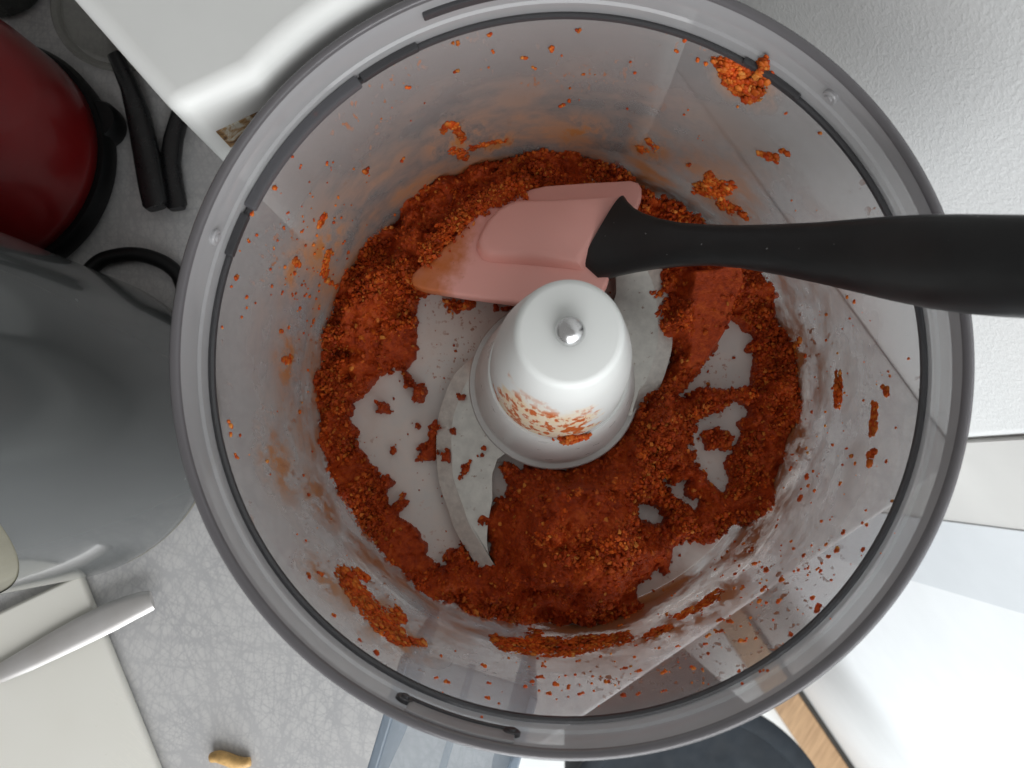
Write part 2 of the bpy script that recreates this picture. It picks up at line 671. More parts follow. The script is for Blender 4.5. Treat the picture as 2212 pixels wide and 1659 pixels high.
def WP(t, n, z):                             # t along the wall measured from the camera's foot
    t0 = CAM[0] * TD.x + CAM[1] * TD.y
    p = TD * (t + t0) + ND * (NW + n)
    return (p.x, p.y, z)


def wallbox(name, t0, t1, n0, n1, z0, z1, mat, bevel=0, parent=None):
    V = [WP(t0, n0, z0), WP(t1, n0, z0), WP(t1, n1, z0), WP(t0, n1, z0),
         WP(t0, n0, z1), WP(t1, n0, z1), WP(t1, n1, z1), WP(t0, n1, z1)]
    F = [(0, 1, 2, 3), (4, 5, 6, 7), (0, 1, 5, 4), (1, 2, 6, 5), (2, 3, 7, 6), (3, 0, 4, 7)]
    return mesh(name, V, F, mat, parent, bevel=bevel, loc=None if parent else WP((t0 + t1) / 2, n0, z0))


ZC = -45.0                                   # counter top
ZF = -850.0                                  # floor of the room
struct(wallbox('wall', -700, 84, 0, 60, ZF, 420, M['wall'], 5))
cs = thing('wall_casing', 'painted casing boards standing where the rough wall ends beside the bowl', 'casing', WP(84, 0, ZF))
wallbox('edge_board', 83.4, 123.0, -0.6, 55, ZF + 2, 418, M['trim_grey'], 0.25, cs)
wallbox('face_board', 123.05, 169.3, -1.2, 55, ZF + 2, 418, M['trim_shaded'], 0.25, cs)  # ends at a shadow edge, the shade is in its paint
tag(wallbox('white_panel', 169.35, 900, -0.9, 40, ZF + 1, 400, M['panel_lit'], 0.3),
    'white panel at the lower right with window brightness put into its paint', 'panel')
# floor of the room far below, wooden skirting, dark joint
fl = mesh('floor', [(-1600, -1800, ZF), (1600, -1800, ZF), (1600, 900, ZF), (-1600, 900, ZF)], [(0, 1, 2, 3)], M['floor'], loc=(0, 0, ZF))
struct(fl)
sk = thing('skirting_board', 'light wooden skirting strip along the foot of the white panel', 'skirting', WP(300, -40, ZF))
wallbox('strip', 150, 900, -46, -8, ZF + 1, ZF + 14, M['wood'], 2, sk)
wallbox('joint', 150, 900, -8, -2.4, ZF + 1, ZF + 12, M['dark_gap'], 0, sk)

# counter: its right-hand end runs square to the wall
e0 = Vector((-13.6, -140.3, 0))
A = e0 + ND * (210.4 - 0.5)
B = e0 - ND * 800
cpoly = [(A.x, A.y), (A.x - TD.x * 900, A.y - TD.y * 900), (B.x - TD.x * 900, B.y - TD.y * 900), (B.x, B.y)]
V, F = prism(cpoly, ZC - 30, ZC)
struct(mesh('counter', V, F, M['counter'], bevel=2, loc=(A.x, A.y, ZC)))

# dark bin on the floor
bc = U(1512, 1822, -450)
bn = thing('bin', 'dark navy round bin standing on the floor beyond the counter end', 'bin', (bc[0], bc[1], ZF))
rb = 118
V, F = lathe([(0.1, ZF + 1), (rb * .82, ZF + 1), (rb * .85, ZF + 8), (rb * .985, -462), (rb * .97, -458), (0.1, -458)], 72, bc)
mesh('body', V, F, M['navy'], bn)
V, F = lathe([(rb * 1.0, -463), (rb * 1.02, -458), (rb * 1.02, -451), (rb * .98, -448), (rb * .90, -449), (rb * .88, -453), (rb * .5, -450.5), (0.1, -449.5)], 72, bc)
mesh('lid', V, F, M['navy'], bn)

# ================================================================== FOOD PROCESSOR BASE
fp = thing('food_processor', 'white plastic food processor base with motor housing hugging the clear bowl', 'food processor', (0, 0, ZC))
V, F = lathe([(0.1, ZC + .3), (90, ZC + .3), (92, ZC + 3), (92, -14), (90, -9), (84, -8), (0.1, -8)], 120)
mesh('base', V, F, M['white_plastic'], fp)
aA, aE = math.atan2(60.2, -70.8), math.radians(70)
arc = [(93.2 * math.cos(a), 93.2 * math.sin(a)) for a in np.linspace(aA, aE, 26)]
hp = [(-88.8, 51.7)] + arc + [(46, 118), (10, 190), (-140, 230), (-212, 190)]
V, F = prism(hp, -20, 100)
mesh('motor_housing', V, F, M['white_plastic'], fp, bevel=4.5, segs=5)
ctr = np.mean(np.array(hp), 0)
hp2 = [tuple(ctr + (np.array(q) - ctr) * 0.8) for q in hp]
V, F = prism(hp2, ZC + .4, -20.3)
mesh('plinth', V, F, M['white_plastic'], fp, bevel=2)


def housing_patch(name, u0, u1, z0, z1, out, mat, parent):
    a, b = Vector((-88.8, 51.7, 0)), Vector((-70.8, 60.2, 0))
    d = (b - a)
    nrm = Vector((d.y, -d.x, 0)).normalized()
    V = []
    for w in (-0.6, out):
        for u, z in ((u0, z0), (u1, z0), (u1, z1), (u0, z1)):
            p = a + d * u + nrm * w
            V.append((p.x, p.y, z))
    F = [(0, 1, 2, 3), (4, 5, 6, 7), (0, 1, 5, 4), (1, 2, 6, 5), (2, 3, 7, 6), (3, 0, 4, 7)]
    return mesh(name, V, F, mat, parent, bevel=0.12)


sl = housing_patch('slot', 0.22, 1.0, 76, 85, 0.35, M['rust'], fp)
sl['label'] = 'rust-stained slot in the housing side'
housing_patch('ledge', 0.10, 1.0, 69.5, 71.5, 1.2, M['white_plastic'], fp)

# ================================================================== BOWL
bowl = thing('mixing_bowl', 'clear plastic food processor bowl with scratched paste-splashed walls', 'bowl', (0, 0, -6))
prof = [(RF - 2, 0.0), (RF - 0.6, 0.25), (RF, 1.4)] + [(rwall(z), z) for z in np.linspace(4, 79.6, 14)]
prof += [(R1 + 0.1, 80.0)]
outer = [(R1 + 2.2, 80.0)] + [(rwall(z) + 2.3, z) for z in np.linspace(79, -3, 14)] + [(RF + 1.5, -5.6), (RF - 2, -5.8)]
V, F = lathe(prof, 160)
mesh('inner_wall', V, F, M['bowl_wall'], bowl, smooth=60)
V, F = lathe(outer, 160)
mesh('outer_wall', V, F, clear_plastic('bowl_outer_plastic', 0.30, (0.95, 0.95, 0.95), (0.55, 0.55, 0.57), gloss_rough=0.08), bowl, smooth=60)
V, F = lathe([(0.1, 0.05), (RF - 2.05, 0.05)], 120)
mesh('floor_plate', V, F, M['bowl_floor'], bowl)
# ledge ring, its dark refraction line put into the colour, and bead
V, F = lathe([(84.55, 80.05), (84.7, 80.9), (85.3, 81.2), (86.05, 80.9), (86.1, 80.05)], 180, closed=True)
mesh('refraction_ring', V, F, M['rim_dark'], bowl)
V, F = lathe([(86.15, 80.1), (86.15, 82.5), (86.35, 84.2), (87.0, 84.8), (87.1, 93.9), (87.15, 94.0), (88.9, 94.0), (88.95, 93.5), (88.95, 78.0), (87.4, 78.0), (87.4, 80.1)], 180, closed=True)
rim = mesh('rim', V, F, M['rim_plastic'], bowl, smooth=30)
V, F = lathe([(86.9, 94.05), (87.0, 94.9), (87.5, 95.3), (88.6, 95.3), (89.1, 94.9), (89.2, 93.6), (89.1, 86.0), (88.97, 86.0), (88.97, 94.05)], 180, closed=True)
mesh('rim_edge', V, F, M['rim_edge'], rim, smooth=50)


def ang(px, py, z):
    x, y = U(px, py, z)
    return math.atan2(y, x)


def arcpart(name, p0, p1, z0, z1, r0, r1, mat, bevel=0.4):
    a0, a1 = ang(*p0, (z0 + z1) / 2), ang(*p1, (z0 + z1) / 2)
    if a1 < a0:
        a0, a1 = a1, a0
    if a1 - a0 > math.pi:
        a0, a1 = a1, a0 + 2 * math.pi
    V, F = lathe([(r0, z0), (r1, z0), (r1, z1), (r0, z1)], 28, closed=True, a0=a0, a1=a1)
    return mesh(name, V, F, mat, rim, bevel=bevel, segs=2)


arcpart('locking_lug', (925, 62), (1115, 20), 88.5, 91.0, 85.9, 87.2, M['rim_dark'])
arcpart('locking_lug', (548, 455), (782, 182), 80.4, 83.2, 83.2, 86.1, M['lug'], 0.7)
arcpart('locking_lug', (520, 560), (545, 470), 80.3, 82.4, 84.0, 86.1, M['rim_dark'], 0.5)
arcpart('locking_lug', (785, 178), (905, 105), 80.3, 82.4, 84.0, 86.1, M['rim_dark'], 0.5)
arcpart('locking_lug', (875, 1528), (1110, 1598), 86.2, 87.4, 85.9, 87.2, M['rim_dark'], 0.3)
arcpart('locking_lug', (875, 1535), (1110, 1605), 87.5, 93.8, 86.3, 87.0, M['rim_plastic'], 0.3)
arcpart('locking_lug', (1600, 140), (1722, 218), 80.3, 82.2, 84.4, 86.1, M['rim_dark'], 0.5)
for (px, py) in ((868, 1522), (1104, 1588), (1808, 196), (458, 510)):
    x, y = U(px, py, 88)
    a = math.atan2(y, x)
    V, F = lathe([(0.1, 1.5), (0.9, 1.5), (1.0, 1.1), (1.7, 1.1), (2.0, 0.8), (2.0, 0), (0.1, 0)], 24)
    q = []
    for v in V:
        loc = Vector((-v[2], v[0], v[1]))
        q.append(Vector((87.1 * math.cos(a), 87.1 * math.sin(a), 88)) + Matrix.Rotation(a, 3, 'Z') @ loc)
    mesh('boss', q, F, M['rim_plastic'] if py < 1000 else M['rim_dark'], rim, smooth=35)

# handle of the bowl
ha = math.atan2(-97, -28.5)
HM = Matrix.Rotation(ha, 3, 'Z')


def hbox(name, r0, r1, w0, w1, z0, z1, mat, bevel=1.0):
    V = [HM @ Vector(p) for p in [(r0, w0, z0), (r1, w0, z0), (r1, w1, z0), (r0, w1, z0), (r0, w0, z1), (r1, w0, z1), (r1, w1, z1), (r0, w1, z1)]]
    F = [(0, 1, 2, 3), (4, 5, 6, 7), (0, 1, 5, 4), (1, 2, 6, 5), (2, 3, 7, 6), (3, 0, 4, 7)]
    return mesh(name, V, F, mat, hd, bevel=bevel)


hd = mesh('handle', *loft([[HM @ Vector((r, w, z)) for w, z in ((-16, zb), (16, zb), (16, zt), (-16, zt))] for r, zb, zt in
                           ((84.6, 52, 55), (100, 54, 57), (118, 56, 59.5), (128, 50, 54), (131, 34, 38))]), M['handle_clear'], bowl, bevel=0.8)
for s in (-1, 1):
    hbox('handle_side', 84.8, 131, s * 17.2 - 1.2, s * 17.2 + 1.2, -20, 60, M['handle_side'], 0.6)
hbox('handle_rib', 85, 128, -1.0, 1.0, 45, 51, M['handle_clear'], 0.4)
# faint seams where the handle meets the wall
# ================================================================== BLADE UNIT
bu = thing('blade_unit', 'white conical hub with steel pin and two curved chopping blades in the bowl', 'blade', (0, 0, 0.3))
V, F = lathe([(0.1, 0.4), (27.5, 0.4), (28.3, 1.2), (28.6, 3), (28.6, 7.2), (28.2, 8.0), (26.7, 8.2), (26.2, 8.8), (26.1, 12.2), (25.6, 15), (24.6, 22), (22.6, 34), (20.9, 43), (20.2, 44.4), (18.2, 44.6)], 96)
mesh('flange', V, F, M['hub_white'], bu, smooth=35)
V, F = lathe([(18.6, 44.3), (19.5, 45.2), (19.5, 47), (18.5, 60), (17.0, 75), (15.3, 85), (13.9, 92), (12.7, 99), (11.9, 103), (11.5, 104.6), (10.9, 105.3), (10.0, 105.6), (0.1, 105.6)], 96)
mesh('hub', V, F, M['hub_stained'], bu, smooth=40)
V, F = lathe([(2.8, 105.5), (3.2, 107.0)] + [(3.2 * math.cos(a), 107.2 + 2.9 * math.sin(a)) for a in np.linspace(0.1, 1.55, 10)], 32)
mesh('pin', V, F, M['pin_steel'], bu, smooth=80)


def z1(x, y): return (823 + x * .3307, 548.6 + y * .3307)
def z4(x, y): return (658 + x * .3307, 823 + y * .3307)
def z5(x, y): return (1097 + x * .3307, 823 + y * .3307)
def z3(x, y): return (1207 + x * .4544, 329 + y * .4544)
def z2(x, y): return (823 + x * .2976, 274 + y * .2976)
def z8(x, y): return (1371 + x * .3967, y * .3967)


outer_px = [z1(640, 640), z1(500, 760), z1(440, 860), z1(400, 970), z1(370, 1080), z1(360, 1220), z1(366, 1400), z1(385, 1520), z4(940, 850), z4(985, 980), (1015, 1200), (1060, 1262), (1130, 1318)]
inner_px = [z1(760, 1340), z1(745, 1390), z1(727, 1450), z1(728, 1600), z4(1222, 800), z4(1195, 960), z4(1200, 1110), (1075, 1230), (1135, 1312)]
ZB = 5.0
op = [U(*p, ZB) for p in outer_px]
ip = [U(*p, ZB) for p in inner_px]
op = [tuple(p) for p in spline(op, 5)]
ip = [tuple(p) for p in spline(ip, 6)]


def blade(rot, zoff):
    c, s = math.cos(rot), math.sin(rot)
    R_ = lambda p: (p[0] * c - p[1] * s, p[0] * s + p[1] * c)
    # bevel line lies inside the outer edge
    bev = []
    for i, p in enumerate(op):
        a = np.array(op[max(0, i - 1)])
        b = np.array(op[min(len(op) - 1, i + 1)])
        d = (b - a) / np.linalg.norm(b - a)
        nrm = np.array([-d[1], d[0]])
        w = 5.2 * min(1, i / 4.0, (len(op) - 1 - i) / 6.0)
        bev.append(tuple(np.array(p) + nrm * w))
    hubpts = [(-8, 8), (0, -12)]
    flat = bev + ip[::-1] + [hubpts[1], hubpts[0]]
    fl_ = [R_(p) for p in flat]
    V, F = prism(fl_, ZB - 0.9 + zoff, ZB + 0.9 + zoff)
    b = mesh('blade', V, F, M['blade'], bu, smooth=30)
    n = len(op)
    V = []
    for p, q in zip(op, bev):
        p, q = R_(p), R_(q)
        V += [(p[0], p[1], ZB - 0.75 + zoff), (q[0], q[1], ZB + 0.92 + zoff), (q[0], q[1], ZB - 0.9 + zoff)]
    F = []
    for i in range(n - 1):
        for k in range(3):
            k2 = (k + 1) % 3
            F.append((i * 3 + k, i * 3 + k2, i * 3 + 3 + k2, i * 3 + 3 + k))
    mesh('cutting_edge', V, F, M['blade_edge'], b, smooth=30)


blade(0.0, 0.0)
blade(math.pi, 3.0)

# ================================================================== PASTE
def vnoise(X, Y, s, seed):
    r = np.random.default_rng(seed)
    n = int(260 / s) + 4
    g = r.random((n, n))
    x = (X + 120) / s
    y = (Y + 120) / s
    ix, iy = x.astype(int), y.astype(int)
    fx, fy = x - ix, y - iy
    fx = fx * fx * (3 - 2 * fx)
    fy = fy * fy * (3 - 2 * fy)
    return (g[ix, iy] * (1 - fx) * (1 - fy) + g[ix + 1, iy] * fx * (1 - fy) + g[ix, iy + 1] * (1 - fx) * fy + g[ix + 1, iy + 1] * fx * fy) - 0.5


def clods(X, Y, s, seed):
    """packed domes: 1 on a dome's top, 0 in the crevices between"""
    r = np.random.default_rng(seed)
    n = int(260 / s) + 6
    ox, oy, rr = r.random((n, n)), r.random((n, n)), 0.55 + 0.75 * r.random((n, n))
    x, y = (X + 120) / s, (Y + 120) / s
    ix, iy = x.astype(int), y.astype(int)
    best = np.zeros(len(X))
    for a in (-1, 0, 1):
        for b in (-1, 0, 1):
            jx_, jy_ = ix + a, iy + b
            d2 = (jx_ + ox[jx_, jy_] - x) ** 2 + (jy_ + oy[jx_, jy_] - y) ** 2
            R_ = rr[jx_, jy_]
            best = np.maximum(best, R_ * np.sqrt(np.clip(1 - d2 / (R_ * R_), 0, 1)))
    return best


def sdpoly(P, poly):
    """signed distance (positive inside) in picture px"""
    poly = np.array(poly, float)
    d = np.full(len(P), 1e9)
    ins = np.zeros(len(P), bool)
    n = len(poly)
    for i in range(n):
        a, b = poly[i], poly[(i + 1) % n]
        e = b - a
        w = P - a
        t = np.clip((w @ e) / (e @ e), 0, 1)
        q = w - t[:, None] * e
        d = np.minimum(d, (q ** 2).sum(1))
        c = ((a[1] <= P[:, 1]) & (b[1] > P[:, 1])) | ((b[1] <= P[:, 1]) & (a[1] > P[:, 1]))
        with np.errstate(divide='ignore', invalid='ignore'):
            xx = a[0] + (P[:, 1] - a[1]) / (b[1] - a[1]) * e[0]
        ins ^= c & (P[:, 0] < xx)
    d = np.sqrt(d)
    return np.where(ins, d, -d)


HOLES = [
    # large pale opening left of the hub
    [(905, 640), z1(240, 400), z1(300, 330), z1(250, 480), z1(240, 560), z1(260, 600), z1(215, 720), z1(190, 760), z1(260, 830),
     z1(295, 900), z1(250, 985), z1(190, 980), z1(150, 850), z1(110, 800), z1(70, 770),
     z4(400, 60), z4(330, 150), z4(310, 250), z4(350, 330), z4(330, 390), z4(400, 500), z4(480, 560), z4(490, 590), z4(600, 660),
     z4(540, 740), z4(550, 800), z4(640, 740), z4(660, 810), z4(610, 870), z4(640, 910), z4(740, 960), z4(780, 1030), z4(810, 1080),
     z4(800, 1140), z4(860, 1200), z4(890, 1200), z4(910, 1130), z4(980, 1070), z4(965, 950), z4(1000, 965), z4(1040, 870), z4(1065, 900),
     z4(1075, 1000), z4(1060, 1030), z4(1100, 1150), z4(1160, 1170), z4(1200, 1150), z4(1200, 1110), z4(1180, 1020), z4(1110, 1010),
     z4(1090, 920), z4(1150, 850), z4(1230, 790), z4(1230, 760), z4(1300, 740), z4(1265, 560), z4(1300, 530), z4(1400, 540),
     (1198, 960), (1198, 829), (1200, 690), (1100, 640), (1020, 610)],
    # right of the hub, blade showing
    [(1250, 640), (1290, 560), (1420, 575), z3(455, 640), z3(415, 660), z3(400, 740), z3(420, 830), z3(430, 900), z3(470, 960),
     z3(530, 960), z3(500, 1020), z3(400, 1030), z3(385, 1070), z3(420, 1110), (1360, 870), (1200, 840)],
    # pale openings in the right half
    [z3(820, 780), z3(880, 830), z3(920, 880), z3(880, 930), z3(930, 960), z3(925, 1060), z3(920, 1090), z3(850, 1100), z3(800, 1110),
     z3(720, 1090), z3(650, 1130), z3(600, 1150), z3(610, 1110), z3(700, 1040), z3(750, 980), z3(790, 860)],
    [z5(1420, 170), z5(1500, 150), z5(1560, 180), z5(1560, 230), z5(1500, 270), z5(1520, 330), z5(1510, 400), z5(1440, 480), z5(1430, 520),
     z5(1420, 580), z5(1440, 620), z5(1410, 690), z5(1340, 610), z5(1280, 560), z5(1240, 520), z5(1250, 460), z5(1220, 420), z5(1260, 300),
     z5(1330, 250), z5(1400, 210)],
    [z5(1060, 680), z5(1160, 670), z5(1170, 740), z5(1260, 790), z5(1240, 830), z5(1160, 800), z5(1070, 730)],
    [z5(870, 830), z5(930, 840), z5(1030, 900), z5(1020, 930), z5(940, 920), z5(890, 890)],
    # bare strip along the floor edge at the lower right
    [z5(900, 1340), z5(980, 1260), z5(1050, 1290), z5(1110, 1220), z5(1130, 1130), z5(1190, 1080), z5(1230, 1100), z5(1330, 1070),
     z5(1440, 1000), z5(1490, 940), z5(1560, 1000), z5(1300, 1330), z5(940, 1520), z5(880, 1440)],
    # bare floor at the top right between spatula and wall
    [(1330, 330), (1420, 345), (1500, 395), (1560, 450), (1600, 500), (1570, 520), z8(420, 1225), z8(340, 1150), z8(260, 1090), z8(150, 1040), z8(30, 990)],
]
ISL = [
    (0, [z5(1290, 340), z5(1340, 310), z5(1470, 300), z5(1490, 370), z5(1440, 460), z5(1330, 430)]),
    (0, [z4(460, 140), z4(500, 110), z4(540, 160), z4(530, 200), z4(450, 195)]),
    (0, [z4(570, 155), z4(600, 150), z4(640, 175), z4(665, 190), z4(650, 212), z4(570, 185)]),
    (0, [z4(690, 240), z4(750, 260), z4(758, 300), z4(740, 330), z4(680, 280)]),
    (0, [z4(780, 310), z4(850, 275), z4(880, 310), z4(870, 360), z4(880, 480), z4(840, 530), z4(720, 540), z4(690, 540), z4(690, 505), z4(740, 430), z4(780, 390)]),
    (0, [z4(550, 440), z4(590, 430), z4(590, 470), z4(565, 500)]),
    (1, [z4(905, 470), z4(950, 460), z4(950, 520), z4(910, 515)]),
    (1, [z4(930, 310), z4(990, 295), z4(1000, 365), z4(965, 345)]),
    (1, [z4(1000, 640), z4(1020, 570), z4(1090, 500), z4(1170, 450), z4(1200, 460), z4(1190, 520), z4(1100, 530), z4(1080, 600), z4(1040, 650)]),
    (1, [z4(995, 95), z4(1060, 88), z4(1062, 140), z4(1015, 142)]),
    (0, [(950, 640), (1020, 648), (1012, 662), (985, 673), (958, 662)]),
    (0, [(1060, 655), (1120, 655), (1090, 672), (1060, 676)]),
]
SMOOTHZ = [
    [z3(600, 600), z3(830, 570), z3(830, 700), z3(790, 830), z3(690, 1010), z3(600, 1060), z3(600, 850), z3(580, 680)],
    [z4(1180, 800), z4(1420, 850), z4(1480, 1020), z4(1420, 1180), z4(1230, 1180), z4(1110, 970)],
    [z4(520, 1010), z4(720, 960), z4(810, 1130), z4(860, 1230), z4(640, 1250)],
    [z4(230, 560), z4(420, 540), z4(430, 620), z4(300, 680)],
    [z5(890, 1330), z5(1120, 1110), z5(1090, 1200), z5(960, 1420), z5(640, 1500)],
    [z5(1440, 780), z5(1640, 690), z5(1560, 840), z5(1400, 870)],
    [z1(60, 540), z1(240, 520), z1(250, 620), z1(190, 720), z1(20, 700)],
    [z5(320, 760), z5(480, 740), z5(470, 860), z5(350, 870)],
]
BUMPS = [  # px, py, radius px, height mm
    (1500, 660, 120, 11), (1490, 760, 80, 8), (1250, 1170, 150, 15), (1340, 1110, 100, 9), (1180, 1100, 120, 4), (1330, 1230, 110, 8), (1420, 960, 90, 9),
    (1400, 880, 60, 5), (1150, 1240, 110, 3), (1690, 850, 70, 12), (1640, 1060, 70, 10), (840, 610, 110, 8), (790, 710, 90, 4),
    (780, 1050, 70, 5), (1000, 460, 120, 10), (1130, 410, 80, 9), (900, 1250, 90, 5), (860, 830, 40, 4), (1450, 450, 60, 4), (1530, 1080, 50, 4),
]
STEP = 0.34
gx = np.arange(-82.6, 82.7, STEP)
GX, GY = np.meshgrid(gx, gx, indexing='ij')
fx_, fy_ = GX.ravel(), GY.ravel()
RR = np.hypot(fx_, fy_)


def paste_height(fx, fy):
    RR = np.hypot(fx, fy)
    P = PX(np.stack([fx, fy, np.full_like(fx, 5.0)], 1))
    rag = 30 * vnoise(fx, fy, 4.0, 1) + 18 * vnoise(fx, fy, 1.7, 2) + 10 * vnoise(fx, fy, 0.8, 3)
    sd = np.full(len(fx), 200.0)
    for h in HOLES:
        sd = np.minimum(sd, -sdpoly(P, h))
    lift = np.zeros(len(fx))
    for up, poly in ISL:
        s = sdpoly(P, poly)
        if up:
            lift = np.where(s > -14, 5.6, lift)
        sd = np.maximum(sd, s + 3)
    # centre stays free under the hub
    sd = np.minimum(sd, (RR - 27.0) * 6.3)
    sd = sd + rag * 0.55 - 5
    sm = np.full(len(fx), -99.0)
    for s in SMOOTHZ:
        sm = np.maximum(sm, sdpoly(P, s))
    sm = np.clip((sm + 14 + 18 * vnoise(fx, fy, 5, 9)) / 22, 0, 1)
    base = np.clip(sd / 26.0, 0, 1)
    base = np.sqrt(base * (2 - base))
    h = 4.2 * base
    mound = np.zeros(len(fx))
    for bx, by, br, bh in BUMPS:
        d2 = ((P[:, 0] - bx) ** 2 + (P[:, 1] - by) ** 2) / br ** 2
        mound += bh * np.exp(-d2)
    wallb = np.clip((RR - 66) / 14, 0, 1) ** 1.6 * (2.0 + 4 * vnoise(fx, fy, 26, 11))
    mound *= 1 - 0.72 * np.clip((RR - 66) / 13, 0, 1)
    edge = np.clip(sd / 70.0, 0, 1)
    edge = edge * edge * (3 - 2 * edge)
    h = h + (mound + wallb) * edge
    rough = 8.0 * vnoise(fx, fy, 9, 4) * edge + 5.2 * vnoise(fx, fy, 4.2, 5) * np.clip(sd / 40, 0, 1)
    rid = 1.0 - np.abs(vnoise(fx, fy, 3.1, 15)) * 4
    fine = 2.3 * vnoise(fx, fy, 2.0, 6) + 1.5 * vnoise(fx, fy, 1.1, 7) + 0.6 * rid
    wx = fx + 1.6 * vnoise(fx, fy, 1.9, 41)
    wy = fy + 1.6 * vnoise(fx, fy, 1.9, 42)
    patch = np.clip(0.75 + 1.6 * vnoise(fx, fy, 11, 43), 0.15, 1.2)
    fine = fine * 0.55 + patch * (4.4 * (clods(wx, wy, 4.4, 44) - 0.5) + 1.8 * (clods(wx, wy, 2.2, 45) - 0.5) + 0.55 * clods(fx, fy, 1.1, 46))
    h = h + base * ((rough * (1 - 0.75 * sm)) + fine * (1 - 0.86 * sm))
    # the slab pressed smooth by the spatula, tilted towards the hub side
    s0 = np.clip((sdpoly(P, SMOOTHZ[0]) + 6 + 10 * vnoise(fx, fy, 4, 31)) / 16, 0, 1)
    s0 = s0 * s0 * (3 - 2 * s0)
    slab = 20 - 0.055 * (P[:, 1] - 600) + 0.03 * (P[:, 0] - 1520) + 0.5 * vnoise(fx, fy, 3, 32)
    h = h * (1 - s0) + slab * s0
    h = np.where(sd > 0, np.maximum(h, 0.5), -0.4)
    return h, sd, sm, lift


h_, sd_, sm_, lift_ = paste_height(fx_, fy_)
n_ = len(gx)
valid = (RR < 79.6) & (sd_ > -6)
idx = np.full(n_ * n_, -1)
rl = np.minimum(1, (79.8 + 5 * np.clip(h_, 0, 60) / 80) / np.maximum(RR, 1e-6))
zz_ = np.where(h_ > 0, h_ + lift_ * (lift_ > 0), h_)
keep = np.where(valid)[0]
idx[keep] = np.arange(len(keep))
lim_ = np.minimum(RR, RF - 0.1 + 7 * np.clip(zz_, 0, 80) / 80.2) / np.maximum(RR, 1e-6)
pv = np.stack([(fx_ * lim_)[keep], (fy_ * lim_)[keep], zz_[keep]], 1)
I = idx.reshape(n_, n_)
q = np.stack([I[:-1, :-1], I[1:, :-1], I[1:, 1:], I[:-1, 1:]], -1).reshape(-1, 4)
q = q[(q >= 0).all(1)]
# drop quads that bridge a raised island and the floor
zq = pv[q][:, :, 2]
q = q[(zq.max(1) > 0)]


def bulk(name, V, F, mat, parent=None, smooth=True):
    me = bpy.data.meshes.new(name)
    V = np.asarray(V, np.float32) * S
    F = np.asarray(F, np.int32)
    k = F.shape[1]
    me.vertices.add(len(V))
    me.vertices.foreach_set('co', V.ravel())
    me.loops.add(F.size)
    me.loops.foreach_set('vertex_index', F.ravel())
    me.polygons.add(len(F))
    me.polygons.foreach_set('loop_start', np.arange(0, F.size, k, dtype=np.int32))
    me.polygons.foreach_set('use_smooth', np.full(len(F), smooth))
    me.update(calc_edges=True)
    me.validate()
    me.materials.append(mat)
    o = bpy.data.objects.new(name, me)
    COL.objects.link(o)
    if parent:
        o.parent = parent
    return o


ps = bulk('chilli_paste', pv, q, M['paste'])
ps['kind'] = 'stuff'
tag(ps, 'coarse red-orange chilli paste heaped on the bowl floor around the hub', 'paste')

# --- grains: irregular little lumps
bm = bmesh.new()
bmesh.ops.create_icosphere(bm, subdivisions=2, radius=1)
ICO_V = np.array([v.co[:] for v in bm.verts])
ICO_F = np.array([[v.index for v in f.verts] for f in bm.faces])
bm.free()
bm = bmesh.new()
bmesh.ops.create_icosphere(bm, subdivisions=1, radius=1)
ICO1_V = np.array([v.co[:] for v in bm.verts])
ICO1_F = np.array([[v.index for v in f.verts] for f in bm.faces])
bm.free()
VARS, VARS2 = [], []
for k in range(14):
    f = 1 + 0.9 * (rng.random((len(ICO1_V), 1)) - 0.5)
    VARS.append(ICO1_V * f * np.array([1, rng.uniform(.6, 1), rng.uniform(.5, .9)]))
    f = np.array([1 + 0.55 * mnoise.noise(Vector(v * 1.5) + Vector((k * 9.1, 0, 0))) + 0.3 * mnoise.noise(Vector(v * 3.5) + Vector((0, k * 5.3, 0))) for v in ICO_V])[:, None]
    VARS2.append(ICO_V * f)


def rotm():
    a, b, c = rng.uniform(0, 6.28, 3)
    return np.array(Matrix.Rotation(a, 3, 'X') @ Matrix.Rotation(b, 3, 'Y') @ Matrix.Rotation(c, 3, 'Z'))


ROTS = [rotm() for _ in range(60)]


def grains(centres, radii, var=None, tri=None):
    VV, FF, off = [], [], 0
    var = var or VARS
    tri = ICO1_F if tri is None else tri
    nv = len(var[0])
    for c, r in zip(centres, radii):
        v = var[rng.integers(len(var))] @ ROTS[rng.integers(60)].T * r + np.asarray(c)
        VV.append(v)
        FF.append(tri + off)
        off += nv
    return np.concatenate(VV), np.concatenate(FF)


NG = 46000
sel = rng.choice(len(keep), NG)
jx = fx_[keep][sel] + rng.uniform(-.2, .2, NG)
jy = fy_[keep][sel] + rng.uniform(-.2, .2, NG)
okm = (zz_[keep][sel] > 0.3) & (rng.random(NG) > 0.95 * sm_[keep][sel])
dens = vnoise(jx, jy, 14, 21) + vnoise(jx, jy, 5, 22) * 0.6
okm &= (rng.random(NG) < np.clip(0.46 + 1.7 * dens, 0.16, 1))
cs_ = np.stack([jx, jy, zz_[keep][sel] - .2 + (0.5 + 1.5 * np.clip(0.4 + 2.5 * dens, 0, 1)) * rng.random(NG)], 1)[okm]
rs_ = (0.28 + 0.8 * rng.random(len(cs_)) ** 2.6)
gv, gf = grains(cs_, rs_)
go = bulk('paste_grains', gv, gf, M['grain'], ps, smooth=False)
go['kind'] = 'stuff'
